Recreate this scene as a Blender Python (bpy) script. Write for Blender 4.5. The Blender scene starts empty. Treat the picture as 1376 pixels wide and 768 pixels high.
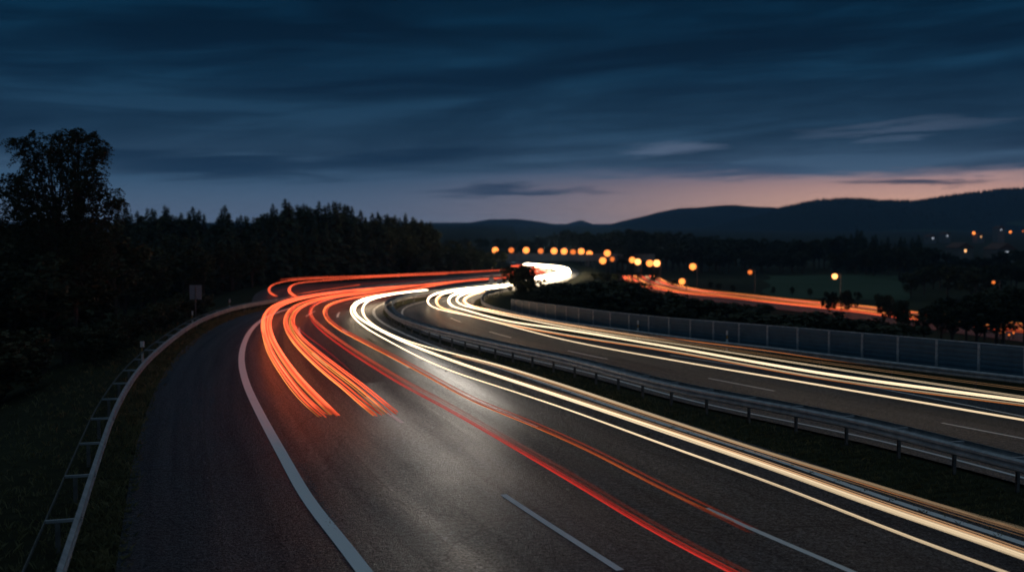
import bpy, math, random
import numpy as np
from mathutils import Vector, kdtree

random.seed(7); rng = np.random.RandomState(7)
scene = bpy.context.scene
col = scene.collection
PI = math.pi

# ------------------------------------------------------------------ camera
CAMZ, FPX, HOR = 6.0, 1400.0, 320.0
pitch = math.atan((384-HOR)/FPX)
cam_d = bpy.data.cameras.new('camera'); cam = bpy.data.objects.new('camera', cam_d); col.objects.link(cam)
cam.location = (0, 0, CAMZ); cam.rotation_euler = (PI/2-pitch, 0, 0)
cam_d.sensor_width = 36; cam_d.lens = 36*FPX/1376; cam_d.clip_end = 20000; cam_d.clip_start = .1
cam_d.dof.use_dof = True; cam_d.dof.focus_distance = 28.0
cam_d.dof.aperture_fstop = (cam_d.lens/1000)/0.072
scene.camera = cam
Fv = np.array([0, math.cos(pitch), -math.sin(pitch)]); Uv = np.array([0, math.sin(pitch), math.cos(pitch)])

def gp(u, v, z=0.0):
    """a surveyed point: where the sight line to (u, v) meets height z"""
    D = Fv + np.array([(u-688)/FPX, 0, 0]) + Uv*(384-v)/FPX
    t = (z-CAMZ)/D[2]
    return np.array([D[0]*t, D[1]*t, z])
def height_at(v, Y):
    D = Fv + Uv*(384-v)/FPX
    return CAMZ + D[2]/D[1]*Y

def smooth(P, it):
    P = P.copy()
    for _ in range(it):
        P[1:-1] = .25*P[:-2]+.5*P[1:-1]+.25*P[2:]
    return P
def catmull(P, n=14):
    P = [np.array(p, float) for p in P]
    P = [2*P[0]-P[1]]+P+[2*P[-1]-P[-2]]
    out = []
    for i in range(1, len(P)-2):
        p0, p1, p2, p3 = P[i-1:i+3]
        t0 = 0; t1 = t0+np.linalg.norm(p1-p0)**.5; t2 = t1+np.linalg.norm(p2-p1)**.5; t3 = t2+np.linalg.norm(p3-p2)**.5
        for k in range(n):
            t = t1+(t2-t1)*k/n
            a1 = (t1-t)/(t1-t0)*p0+(t-t0)/(t1-t0)*p1; a2 = (t2-t)/(t2-t1)*p1+(t-t1)/(t2-t1)*p2
            a3 = (t3-t)/(t3-t2)*p2+(t-t2)/(t3-t2)*p3
            b1 = (t2-t)/(t2-t0)*a1+(t-t0)/(t2-t0)*a2; b2 = (t3-t)/(t3-t1)*a2+(t-t1)/(t3-t1)*a3
            out.append((t2-t)/(t2-t1)*b1+(t-t1)/(t2-t1)*b2)
    out.append(P[-2])
    return np.array(out)
def resample(P, step):
    d = np.linalg.norm(np.diff(P, axis=0), axis=1); s = np.concatenate([[0], np.cumsum(d)])
    n = max(2, int(s[-1]/step)+1); q = np.linspace(0, s[-1], n)
    return np.stack([np.interp(q, s, P[:, k]) for k in range(P.shape[1])], 1)
def trace(pts, z=0.0, step=1.0, ext=0.0, sm=3, ext2=0.0):
    c = catmull(pts)
    c = resample(c, 2.0); c = smooth(c, 6)
    W = np.array([gp(u, v, z) for u, v in c])
    W = resample(W, step); W = smooth(W, sm)
    if ext:
        k = min(6, len(W)-1); d = W[0]-W[k]; d /= np.linalg.norm(d)
        d2 = W[k]-W[min(2*k, len(W)-1)]; d2 /= max(1e-6, np.linalg.norm(d2))
        n = int(ext/step); W = np.concatenate([[W[0]+d*step*i for i in range(n, 0, -1)], W])
    if ext2:
        d = W[-1]-W[-5]; d /= np.linalg.norm(d)
        n = int(ext2/step); W = np.concatenate([W, [W[-1]+d*step*i for i in range(1, n+1)]])
    return W
def normals(P):
    t = np.gradient(P, axis=0); t[:, 2] = 0; t /= np.linalg.norm(t, axis=1)[:, None]
    return np.stack([t[:, 1], -t[:, 0], np.zeros(len(t))], 1), t   # right-hand normal (travelling away from camera)
def offset(P, d):
    n, _ = normals(P)
    return smooth(P+n*d, 4)
def arclen(P):
    return np.concatenate([[0], np.cumsum(np.linalg.norm(np.diff(P, axis=0), axis=1))])

# ------------------------------------------------------------------ materials
def hexl(h, k=1.0):
    h = h.lstrip('#'); c = [int(h[i:i+2], 16)/255 for i in (0, 2, 4)]
    return tuple(k*(x/12.92 if x <= .04045 else ((x+.055)/1.055)**2.4) for x in c)+(1,)
def newmat(name):
    m = bpy.data.materials.new(name); m.use_nodes = True
    nt = m.node_tree; b = nt.nodes['Principled BSDF']
    return m, nt, b
def N(nt, t, **kw):
    n = nt.nodes.new(t)
    for k, v in kw.items():
        if k == 'ins':
            for a, b in v.items(): n.inputs[a].default_value = b
        else: setattr(n, k, v)
    return n
def ramp(nt, stops, fac=None, interp='LINEAR'):
    r = N(nt, 'ShaderNodeValToRGB'); cr = r.color_ramp; cr.interpolation = interp
    while len(cr.elements) > 1: cr.elements.remove(cr.elements[-1])
    cr.elements[0].position = stops[0][0]; cr.elements[0].color = stops[0][1]
    for p, c in stops[1:]:
        e = cr.elements.new(p); e.color = c
    if fac is not None: nt.links.new(fac, r.inputs[0])
    return r
def g(v): return (v, v, v, 1)
def mix(nt, fac, a, b, mode='MIX'):
    m = N(nt, 'ShaderNodeMix', data_type='RGBA', blend_type=mode)
    for s, x in ((m.inputs[0], fac), (m.inputs[6], a), (m.inputs[7], b)):
        if hasattr(x, 'links'): nt.links.new(x, s)
        else: s.default_value = x
    return m.outputs[2]
def math_(nt, op, a, b=0.0, c=None, clamp=False):
    m = N(nt, 'ShaderNodeMath', operation=op, use_clamp=clamp)
    for s, x in zip(m.inputs, (a, b, c)):
        if x is None: continue
        if hasattr(x, 'links'): nt.links.new(x, s)
        else: s.default_value = x
    return m.outputs[0]

def asphalt(name, base, dark, light, rough, worn=0.5):
    m, nt, b = newmat(name)
    geo = N(nt, 'ShaderNodeNewGeometry'); uv = N(nt, 'ShaderNodeUVMap', uv_map='UVMap')
    P = geo.outputs['Position']
    fine = N(nt, 'ShaderNodeTexNoise', ins={'Scale': 26.0, 'Detail': 3.0, 'Roughness': .7}); nt.links.new(P, fine.inputs['Vector'])
    grain = N(nt, 'ShaderNodeTexVoronoi', ins={'Scale': 38.0, 'Randomness': 1.0}); nt.links.new(P, grain.inputs['Vector'])
    big = N(nt, 'ShaderNodeTexNoise', ins={'Scale': .45, 'Detail': 6.0, 'Roughness': .62}); nt.links.new(P, big.inputs['Vector'])
    mp = N(nt, 'ShaderNodeMapping', ins={'Scale': (2.6, .06, 1)}); nt.links.new(uv.outputs[0], mp.inputs[0])
    strk = N(nt, 'ShaderNodeTexNoise', ins={'Scale': 1.0, 'Detail': 5.0, 'Roughness': .55}); nt.links.new(mp.outputs[0], strk.inputs['Vector'])
    mp2 = N(nt, 'ShaderNodeMapping', ins={'Scale': (.7, .035, 1), 'Location': (3.3, 1, 0)}); nt.links.new(uv.outputs[0], mp2.inputs[0])
    strk2 = N(nt, 'ShaderNodeTexNoise', ins={'Scale': 1.0, 'Detail': 2.0}); nt.links.new(mp2.outputs[0], strk2.inputs['Vector'])
    r1 = ramp(nt, [(.3, dark), (.5, base), (.75, light)], fine.outputs['Fac'])
    r2 = ramp(nt, [(.3, g(.62)), (.7, g(1.35))], big.outputs['Fac'])
    c = mix(nt, 1.0, r1.outputs[0], r2.outputs[0], 'MULTIPLY')
    med = N(nt, 'ShaderNodeTexNoise', ins={'Scale': 7.0, 'Detail': 5.0, 'Roughness': .75}); nt.links.new(P, med.inputs['Vector'])
    rm = ramp(nt, [(.38, g(.35)), (.5, g(1)), (.62, g(2.3))], med.outputs['Fac'])
    c = mix(nt, 1.0, c, rm.outputs[0], 'MULTIPLY')
    r3 = ramp(nt, [(.32, g(.7)), (.68, g(1.3))], strk.outputs['Fac'])
    c = mix(nt, worn, c, mix(nt, 1.0, c, r3.outputs[0], 'MULTIPLY'))
    # pale chips worn out of the surface, and thin tar cracks
    ch = N(nt, 'ShaderNodeTexVoronoi', ins={'Scale': 4.2}); nt.links.new(P, ch.inputs['Vector'])
    chr_ = ramp(nt, [(.0, g(1)), (.07, g(1)), (.10, g(0))], ch.outputs['Distance'])
    gate = N(nt, 'ShaderNodeTexNoise', ins={'Scale': 1.3, 'Detail': 2.0}); nt.links.new(P, gate.inputs['Vector'])
    gr = ramp(nt, [(.50, g(0)), (.56, g(1))], gate.outputs['Fac'])
    chf = math_(nt, 'MULTIPLY', chr_.outputs[0], gr.outputs[0])
    c = mix(nt, math_(nt, 'MULTIPLY', chf, .75), c, g(.28))
    dn = N(nt, 'ShaderNodeTexNoise', ins={'Scale': .8, 'Detail': 6.0}); nt.links.new(P, dn.inputs['Vector'])
    dv = N(nt, 'ShaderNodeMix', data_type='RGBA', blend_type='LINEAR_LIGHT', ins={0: .35}); nt.links.new(P, dv.inputs[6]); nt.links.new(dn.outputs['Color'], dv.inputs[7])
    ck = N(nt, 'ShaderNodeTexVoronoi', feature='DISTANCE_TO_EDGE', ins={'Scale': .22}); nt.links.new(dv.outputs[2], ck.inputs['Vector'])
    ckr = ramp(nt, [(.0, g(1)), (.002, g(1)), (.006, g(0))], ck.outputs['Distance'])
    c = mix(nt, math_(nt, 'MULTIPLY', ckr.outputs[0], .6), c, g(.012))
    # paving seams running along the road, partly sealed with tar
    su = N(nt, 'ShaderNodeSeparateXYZ'); nt.links.new(uv.outputs[0], su.inputs[0])
    wv = math_(nt, 'ADD', su.outputs[0], math_(nt, 'MULTIPLY', big.outputs['Fac'], .10))
    sm = math_(nt, 'ABSOLUTE', math_(nt, 'SUBTRACT', math_(nt, 'FRACT', math_(nt, 'DIVIDE', wv, 3.95)), .5))
    seam = ramp(nt, [(0, g(1)), (.004, g(1)), (.009, g(0))], sm)
    c = mix(nt, math_(nt, 'MULTIPLY', seam.outputs[0], .8), c, g(.010))
    # white scrapes beside the seams
    scr = ramp(nt, [(0, g(0)), (.004, g(0)), (.010, g(1)), (.020, g(1)), (.028, g(0))], sm)
    sn = N(nt, 'ShaderNodeTexNoise', ins={'Scale': 5.0, 'Detail': 5.0, 'Roughness': .7}); nt.links.new(P, sn.inputs['Vector'])
    sg = ramp(nt, [(.58, g(0)), (.64, g(1))], sn.outputs['Fac'])
    c = mix(nt, math_(nt, 'MULTIPLY', math_(nt, 'MULTIPLY', scr.outputs[0], sg.outputs[0]), .7), c, g(.3))
    nt.links.new(c, b.inputs['Base Color'])
    # gloss: the wheel tracks are polished
    rr = math_(nt, 'MULTIPLY_ADD', strk2.outputs['Fac'], .30, rough-.15)
    rr = math_(nt, 'MULTIPLY_ADD', big.outputs['Fac'], .14, math_(nt, 'SUBTRACT', rr, .07), clamp=True)
    nt.links.new(rr, b.inputs['Roughness'])
    gs = N(nt, 'ShaderNodeTexNoise', ins={'Scale': 17.0, 'Detail': 4.0, 'Roughness': .8}); nt.links.new(P, gs.inputs['Vector'])
    sr = ramp(nt, [(.43, g(.02)), (.52, g(.32)), (.60, g(1))], gs.outputs['Fac'])
    st_ = ramp(nt, [(.34, g(.45)), (.6, g(1))], strk.outputs['Fac'])
    sp = mix(nt, 1.0, sr.outputs[0], st_.outputs[0], 'MULTIPLY')
    sp = mix(nt, 1.0, sp, ramp(nt, [(.35, g(.5)), (.6, g(1.2))], med.outputs['Fac']).outputs[0], 'MULTIPLY')
    sp = mix(nt, ckr.outputs[0], sp, g(.05))
    nt.links.new(sp, b.inputs['Specular IOR Level'])
    bp = N(nt, 'ShaderNodeBump', ins={'Strength': 1.0, 'Distance': .032})
    hh = math_(nt, 'ADD', math_(nt, 'MULTIPLY_ADD', med.outputs['Fac'], 2.2, fine.outputs['Fac']), math_(nt, 'MULTIPLY', grain.outputs['Distance'], .9))
    nt.links.new(hh, bp.inputs['Height']); nt.links.new(bp.outputs[0], b.inputs['Normal'])
    return m
M_road = asphalt('worn_asphalt', (.033, .038, .045, 1), g(.009), (.14, .15, .17, 1), .40, .8)
M_shoulder = asphalt('smooth_asphalt', (.014, .021, .031, 1), g(.008), (.028, .038, .052, 1), .40, .5)

def simple(name, c, rough=.6, metal=0.0, noise=None, nscale=8.0, bump=0.0, spec=.5):
    m, nt, b = newmat(name)
    b.inputs['Roughness'].default_value = rough; b.inputs['Metallic'].default_value = metal
    b.inputs['Specular IOR Level'].default_value = spec
    tc = N(nt, 'ShaderNodeTexCoord')
    nz = N(nt, 'ShaderNodeTexNoise', ins={'Scale': nscale, 'Detail': 5.0, 'Roughness': .65}); nt.links.new(tc.outputs['Object'], nz.inputs['Vector'])
    lo = noise or tuple(x*.7 for x in c[:3])+(1,)
    r = ramp(nt, [(.32, lo), (.68, c)], nz.outputs['Fac']); nt.links.new(r.outputs[0], b.inputs['Base Color'])
    if bump:
        bp = N(nt, 'ShaderNodeBump', ins={'Strength': bump, 'Distance': .02}); nt.links.new(nz.outputs['Fac'], bp.inputs['Height']); nt.links.new(bp.outputs[0], b.inputs['Normal'])
    return m
def paint(name, c, wear):
    m, nt, b = newmat(name)
    geo = N(nt, 'ShaderNodeNewGeometry')
    n1 = N(nt, 'ShaderNodeTexNoise', ins={'Scale': 38.0, 'Detail': 4.0, 'Roughness': .75}); nt.links.new(geo.outputs['Position'], n1.inputs['Vector'])
    n2 = N(nt, 'ShaderNodeTexNoise', ins={'Scale': 1.7, 'Detail': 4.0}); nt.links.new(geo.outputs['Position'], n2.inputs['Vector'])
    s = math_(nt, 'MULTIPLY_ADD', n2.outputs['Fac'], .45, math_(nt, 'MULTIPLY', n1.outputs['Fac'], .75))
    r = ramp(nt, [(wear-.06, g(.05)), (wear, tuple(x*.55 for x in c[:3])+(1,)), (wear+.14, c)], s)
    nt.links.new(r.outputs[0], b.inputs['Base Color']); b.inputs['Roughness'].default_value = .6
    bp = N(nt, 'ShaderNodeBump', ins={'Strength': .4, 'Distance': .004}); nt.links.new(n1.outputs['Fac'], bp.inputs['Height']); nt.links.new(bp.outputs[0], b.inputs['Normal'])
    return m
M_paint = paint('white_line_paint', (.85, .85, .85, 1), .36)
M_paint_worn = paint('worn_line_paint', (.85, .85, .83, 1), .40)
M_steel = simple('galvanised_steel', (.50, .51, .52, 1), .45, .45, (.26, .28, .30, 1), 3.0, .1)
M_post = simple('dull_steel_posts', (.22, .22, .21, 1), .6, .5, (.10, .10, .10, 1), 5.0)
M_barrier = simple('noise_barrier_grey', (.075, .15, .20, 1), .5, 0.0, (.045, .10, .14, 1), 1.3, .1)
M_barpost = simple('barrier_post_steel', (.5, .54, .57, 1), .5, .2, (.22, .25, .28, 1), 4.0)
M_white = simple('white_plastic', (.78, .78, .76, 1), .5)
M_black = simple('black_plastic', (.02, .02, .02, 1), .5)
M_refl = simple('amber_reflector', (.8, .45, .12, 1), .3)
M_sign = simple('sign_back_aluminium', (.30, .33, .38, 1), .5, .3, (.22, .24, .28, 1))
M_conc = simple('bridge_concrete', (.34, .31, .29, 1), .85, 0.0, (.22, .20, .19, 1), .6, .2)
M_bark = simple('bark', (.09, .07, .05, 1), .9, 0.0, (.04, .03, .025, 1), 6.0, .5)
M_crumb = simple('crumbled_asphalt', (.6, .36, .30, 1), .8, 0.0, (.3, .17, .14, 1), 20.0, .5)

def leafmat(name, a, b_, trans=.25):
    m, nt, b = newmat(name)
    geo = N(nt, 'ShaderNodeNewGeometry')
    nz = N(nt, 'ShaderNodeTexNoise', ins={'Scale': .9, 'Detail': 3.0}); nt.links.new(geo.outputs['Position'], nz.inputs['Vector'])
    w = N(nt, 'ShaderNodeMath', operation='ADD'); nt.links.new(nz.outputs['Fac'], w.inputs[0])
    ri = N(nt, 'ShaderNodeObjectInfo'); s2 = math_(nt, 'MULTIPLY_ADD', ri.outputs['Random'], .35, -.17); nt.links.new(s2, w.inputs[1])
    r = ramp(nt, [(.3, a), (.7, b_)], w.outputs[0]); nt.links.new(r.outputs[0], b.inputs['Base Color'])
    b.inputs['Roughness'].default_value = .7; b.inputs['Specular IOR Level'].default_value = .25
    return m
M_needle = leafmat('spruce_needles', (.018, .030, .018, 1), (.04, .055, .03, 1))
M_leaf = leafmat('broad_leaves', (.022, .030, .014, 1), (.05, .058, .025, 1))
M_bushleaf = leafmat('bush_leaves', (.025, .032, .014, 1), (.065, .062, .027, 1))
M_grass = leafmat('grass_blades', (.06, .07, .03, 1), (.19, .17, .08, 1))
M_hillwood = leafmat('hill_forest', (.018, .028, .022, 1), (.035, .048, .035, 1))

def ground_mat():
    m, nt, b = newmat('grass_ground')
    geo = N(nt, 'ShaderNodeNewGeometry'); P = geo.outputs['Position']
    n1 = N(nt, 'ShaderNodeTexNoise', ins={'Scale': 3.0, 'Detail': 8.0, 'Roughness': .7}); nt.links.new(P, n1.inputs['Vector'])
    n2 = N(nt, 'ShaderNodeTexNoise', ins={'Scale': .02, 'Detail': 3.0}); nt.links.new(P, n2.inputs['Vector'])
    r1 = ramp(nt, [(.3, (.010, .011, .006, 1)), (.52, (.028, .032, .013, 1)), (.75, (.06, .055, .028, 1))], n1.outputs['Fac'])
    r2 = ramp(nt, [(.4, g(.7)), (.6, g(1.3))], n2.outputs['Fac'])
    nt.links.new(mix(nt, 1.0, r1.outputs[0], r2.outputs[0], 'MULTIPLY'), b.inputs['Base Color'])
    b.inputs['Roughness'].default_value = .95; b.inputs['Specular IOR Level'].default_value = .1
    bp = N(nt, 'ShaderNodeBump', ins={'Strength': .9, 'Distance': .08}); nt.links.new(n1.outputs['Fac'], bp.inputs['Height']); nt.links.new(bp.outputs[0], b.inputs['Normal'])
    return m
M_ground = ground_mat()
M_hill = simple('wooded_hill', (.03, .042, .035, 1), .95, 0, (.018, .026, .022, 1), .01, 0, .05)
M_field = simple('hill_meadow', (.08, .12, .075, 1), .95, 0, (.055, .085, .05, 1), .01, 0, .05)

def emis(name, c, strength, attr=False):
    m = bpy.data.materials.new(name); m.use_nodes = True; nt = m.node_tree; nt.nodes.clear()
    out = N(nt, 'ShaderNodeOutputMaterial'); e = N(nt, 'ShaderNodeEmission', ins={'Color': c, 'Strength': strength})
    if attr:
        a = N(nt, 'ShaderNodeAttribute', attribute_name='glow')
        nt.links.new(math_(nt, 'MULTIPLY', a.outputs['Fac'], strength), e.inputs['Strength'])
    nt.links.new(e.outputs[0], out.inputs[0])
    return m
E_white = emis('headlight_white', (1, .76, .48, 1), 1, True)
E_warm = emis('headlight_warm', (1, .56, .28, 1), 1, True)
E_amber = emis('indicator_amber', (1, .30, .07, 1), 1, True)
E_red = emis('tail_light_red', (1, .115, .045, 1), 1, True)
E_pink = emis('tail_light_red_deep', (1, .05, .035, 1), 1, True)
E_lamp = [emis('sodium_lamp_bright', (1, .26, .05, 1), 2.6), emis('sodium_lamp_soft', (1, .22, .04, 1), 1.1), emis('sodium_lamp_pale', (1, .36, .10, 1), 4)]
E_win = emis('lit_window', (.75, .85, 1, 1), .7)
E_winw = emis('lit_window_warm', (1, .5, .2, 1), 2.0)

# ------------------------------------------------------------------ object helpers
def tag(o, label=None, cat=None, group=None, kind=None):
    if label: o['label'] = label
    if cat: o['category'] = cat
    if group: o['group'] = group
    if kind: o['kind'] = kind
    return o
def empty(name, loc, rz=0.0):
    o = bpy.data.objects.new(name, None); o.empty_display_size = .3
    o.location = tuple(loc); o.rotation_euler = (0, 0, rz); col.objects.link(o); return o
class MB:
    def __init__(s): s.v = []; s.f = []; s.uv = None; s.glow = []
    def add(s, vs, fs):
        o = len(s.v); s.v += [tuple(map(float, p)) for p in vs]; s.f += [tuple(i+o for i in f) for f in fs]
    def box(s, c, d, rz=0.0, bev=0.0):
        hx, hy, hz = d[0]/2, d[1]/2, d[2]/2; cs, sn = math.cos(rz), math.sin(rz)
        b = min(bev, hx*.9, hy*.9)
        if b > 0:
            ring = [(-hx+b, -hy), (hx-b, -hy), (hx, -hy+b), (hx, hy-b), (hx-b, hy), (-hx+b, hy), (-hx, hy-b), (-hx, -hy+b)]
        else: ring = [(-hx, -hy), (hx, -hy), (hx, hy), (-hx, hy)]
        n = len(ring); vs = []
        for zz in (-hz, hz):
            for x, y in ring: vs.append((c[0]+x*cs-y*sn, c[1]+x*sn+y*cs, c[2]+zz))
        fs = [tuple(range(n-1, -1, -1)), tuple(range(n, 2*n))]+[(i, (i+1) % n, n+(i+1) % n, n+i) for i in range(n)]
        s.add(vs, fs)
    def tube(s, P, R, n=6, cap=True, glow=None):
        P = np.asarray(P, float); R = np.broadcast_to(np.asarray(R, float), (len(P),))
        t = np.gradient(P, axis=0); t /= np.maximum(1e-9, np.linalg.norm(t, axis=1))[:, None]
        up = np.array([0, 0, 1.0]); up2 = np.array([1.0, 0, 0]); vs = []
        for i in range(len(P)):
            a = np.cross(t[i], up if abs(t[i][2]) < .9 else up2); a /= np.linalg.norm(a); b = np.cross(t[i], a)
            for k in range(n):
                w = 2*PI*k/n; vs.append(P[i]+R[i]*(math.cos(w)*a+math.sin(w)*b))
            if glow is not None: s.glow += [float(glow[i])]*n
        fs = [(i*n+k, i*n+(k+1) % n, (i+1)*n+(k+1) % n, (i+1)*n+k) for i in range(len(P)-1) for k in range(n)]
        if cap: fs += [tuple(range(n-1, -1, -1)), tuple((len(P)-1)*n+k for k in range(n))]
        s.add(vs, fs)
    def sphere(s, c, r, nu=12, nv=8, sq=(1, 1, 1)):
        vs = []
        for j in range(nv+1):
            th = PI*j/nv
            for i in range(nu):
                ph = 2*PI*i/nu
                vs.append((c[0]+r*sq[0]*math.sin(th)*math.cos(ph), c[1]+r*sq[1]*math.sin(th)*math.sin(ph), c[2]+r*sq[2]*math.cos(th)))
        s.add(vs, [(j*nu+i, (j+1)*nu+i, (j+1)*nu+(i+1) % nu, j*nu+(i+1) % nu) for j in range(nv) for i in range(nu)])
    def sweep(s, P, prof, closed=True):
        """sweep a profile (out, z) along a path; 'out' runs along the right-hand normal"""
        n, _ = normals(P); m = len(prof); vs = []
        for i in range(len(P)):
            for (o, z) in prof: vs.append(P[i]+n[i]*o+np.array([0, 0, z]))
        fs = [(i*m+k, (i+1)*m+k, (i+1)*m+(k+1) % m, i*m+(k+1) % m) for i in range(len(P)-1) for k in range(m if closed else m-1)]
        if closed: fs += [tuple(range(m)), tuple((len(P)-1)*m+k for k in range(m-1, -1, -1))]
        s.add(vs, fs)
    def build(s, name, mat, parent=None, smooth_=False, loc=None):
        me = bpy.data.meshes.new(name); me.from_pydata(s.v, [], s.f)
        if s.uv is not None:
            uvl = me.uv_layers.new(name='UVMap'); li = np.zeros(len(me.loops), int); me.loops.foreach_get('vertex_index', li)
            uvl.data.foreach_set('uv', np.array(s.uv, float)[li].ravel())
        if s.glow:
            a = me.attributes.new('glow', 'FLOAT', 'POINT'); a.data.foreach_set('value', np.array(s.glow, float))
        for mm in (mat if isinstance(mat, (list, tuple)) else [mat]): me.materials.append(mm)
        if smooth_: me.polygons.foreach_set('use_smooth', [True]*len(me.polygons))
        me.update()
        o = bpy.data.objects.new(name, me); col.objects.link(o)
        if parent: o.parent = parent
        if loc is not None: o.location = tuple(loc)
        return o
def copy_tree(o, parent=None):
    c = o.copy(); col.objects.link(c); c.parent = parent
    for k in ('label',):
        pass
    for ch in list(o.children): copy_tree(ch, c)
    return c

# ------------------------------------------------------------------ surveyed road lines
Lrail = trace([(80,756),(104,686),(130,608.5),(155.5,541),(186.6,492),(223,458),(264.5,430),(311,412.5),(363,402.5),(384,399),(419,394.5),(451,389.5),(491,385),(560,378),(620,372.5),(680,367)], .6, ext=14); Lrail[:, 2] = 0
Lfar = trace([(680,372.5),(700,368),(718,365),(722,363),(716,361),(700,359.5),(688,358.5)], 0)
Lpav = trace([(155,768),(171,660),(184,593),(207,525.5),(243.6,470),(290,438)], 0, ext=14)
tail = offset(Lrail, 1.0); tail = tail[tail[:, 1] > Lpav[-1][1]+4]
Lpav = smooth(resample(np.concatenate([Lpav, tail]), 1.0), 8)
EdgeL = trace([(490,768),(470,741),(444,709),(415,673),(380,611),(352,560),(332,518),(325,492),(324.5,478),(328,461),(338,442),(355,427.5),(380,417),(420,407.5),(480,400),(560,391),(620,385),(680,378.5)], 0, ext=14)
EdgeR = trace([(1376,730),(1327,713),(1199,672.7),(1049,619),(900,572),(800,538),(700,504),(600,471),(545,449),(515,434),(503,424),(501,418),(506,412),(520,406),(545,400.5),(580,396.5),(640,390),(690,383.5)], 0, ext=16)
Med = trace([(1376,621),(1284,598),(1156,566),(1028,541),(900,517),(760,481),(674,463),(611,448.5),(564,436.5),(533,425.5),(518.5,414),(516,408.5),(520,403),(530,399),(549,394.5),(596,387.5),(640,382),(690,376.5)], .75, ext=16); Med[:, 2] = 0
Medfar = trace([(690,382.5),(735,374),(750,368.5),(748,364),(735,361),(712,358.5),(690,357.5)], 0)
Rrail = trace([(1376,506),(1284,496),(1156,481),(1028,465.5),(941,456),(900,450.5),(826,440.5),(759,432),(715,424),(684,417),(660,410.6),(648.6,405),(646,400.5),(648,396),(655,391.5),(675,387)], .6, ext=30); Rrail[:, 2] = 0
Rfar = trace([(675,394),(700,390),(740,383.5),(775,375),(786,367),(776,360),(745,354.5),(700,351.5),(680,351)], 0)
Dash1 = trace([(833.5,765.6),(678.5,665.5),(588,601),(542.5,569),(524,556.5),(470,515),(430,483),(411,463),(404,452),(401,441),(404,432),(411,425),(430,415),(470,406.5),(540,398),(620,389)], 0, step=.5, ext=6)
Dash2 = trace([(1145.5,768),(953,684.7),(709.7,568.4),(638,538.75),(560,500),(500,465),(470,450),(459.6,441),(453.7,432),(453,425),(456.4,418.5),(463,413),(485,407),(540,400.5),(620,392)], 0, step=.5, ext=6)
Dash3 = trace([(1376,589),(1271.5,569),(1046,526),(968,511),(850,488),(805,480),(741,466),(714,460),(660,446),(610,429),(590,418),(585,411),(600,403),(640,396.5)], 0, step=.5, ext=6)
Line4 = trace([(1376,559.5),(1243,533),(1111,509),(1030,496),(960,486),(900,477)], 0, step=.5, ext=6)
RampOut = trace([(338,408),(340,398),(352,389.5),(375,384),(420,379.5),(490,376.5),(570,371.5),(640,367),(690,364.5)], 0)
Second = trace([(858,374),(866,380),(880,386.5),(900,391.5),(940,397.5),(1000,404.5),(1060,411),(1122,417.5),(1180,425),(1235,432),(1300,440)][::-1], -4.9, step=2.0, ext=30)

def join(a, b, sm=10):
    return smooth(resample(np.concatenate([a, b]), 1.0), sm)
L_all = join(Lpav, Lfar); M_all = join(Med, Medfar); R_all = join(Rrail, Rfar)

def zipper(A, B):
    pairs = [(0, 0)]; i = j = 0
    while i < len(A)-1 or j < len(B)-1:
        if i == len(A)-1: j += 1
        elif j == len(B)-1: i += 1
        elif np.linalg.norm(A[i+1]-B[j]) < np.linalg.norm(A[i]-B[j+1]): i += 1
        else: j += 1
        pairs.append((i, j))
    return pairs
sheet_pts = []
def sheet(name, A, B, mat, m=6, z=0.0, register=True):
    mb = MB(); uv = []; pr = zipper(A, B); sA = arclen(A)
    for (i, j) in pr:
        for k in range(m+1):
            t = k/m; p = A[i]*(1-t)+B[j]*t
            mb.v.append((p[0], p[1], z)); uv.append((t*np.linalg.norm(A[i]-B[j]), sA[i]))
            if register: sheet_pts.append((p[0], p[1]))
    for r in range(len(pr)-1):
        for k in range(m):
            a, b, c, d = r*(m+1)+k, r*(m+1)+k+1, (r+1)*(m+1)+k+1, (r+1)*(m+1)+k
            mb.f.append((a, b, c, d))
    mb.uv = uv
    o = mb.build(name, mat); tag(o, kind='structure'); return o
EdgeL_all = join(EdgeL, offset(Lfar, .7)); EdgeR_out = offset(EdgeR, .7)
EdgeR_all = join(EdgeR_out, offset(Medfar, -.8))
sheet('hard_shoulder', L_all, EdgeL_all, M_shoulder, 6)
sheet('motorway_carriageway', EdgeL_all, EdgeR_all, M_road, 14)
sheet('oncoming_carriageway', offset(M_all, .75), offset(R_all, -.75), M_road, 14)
ri = [i for i, p in enumerate(Lrail) if p[1] > 84]
sheet('slip_road', RampOut, offset(Lrail[ri[0]:], -1.3), M_road, 6)
sheet('valley_road', offset(Second, -6), offset(Second, 6), M_road, 6, z=-4.9, register=False)

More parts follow.
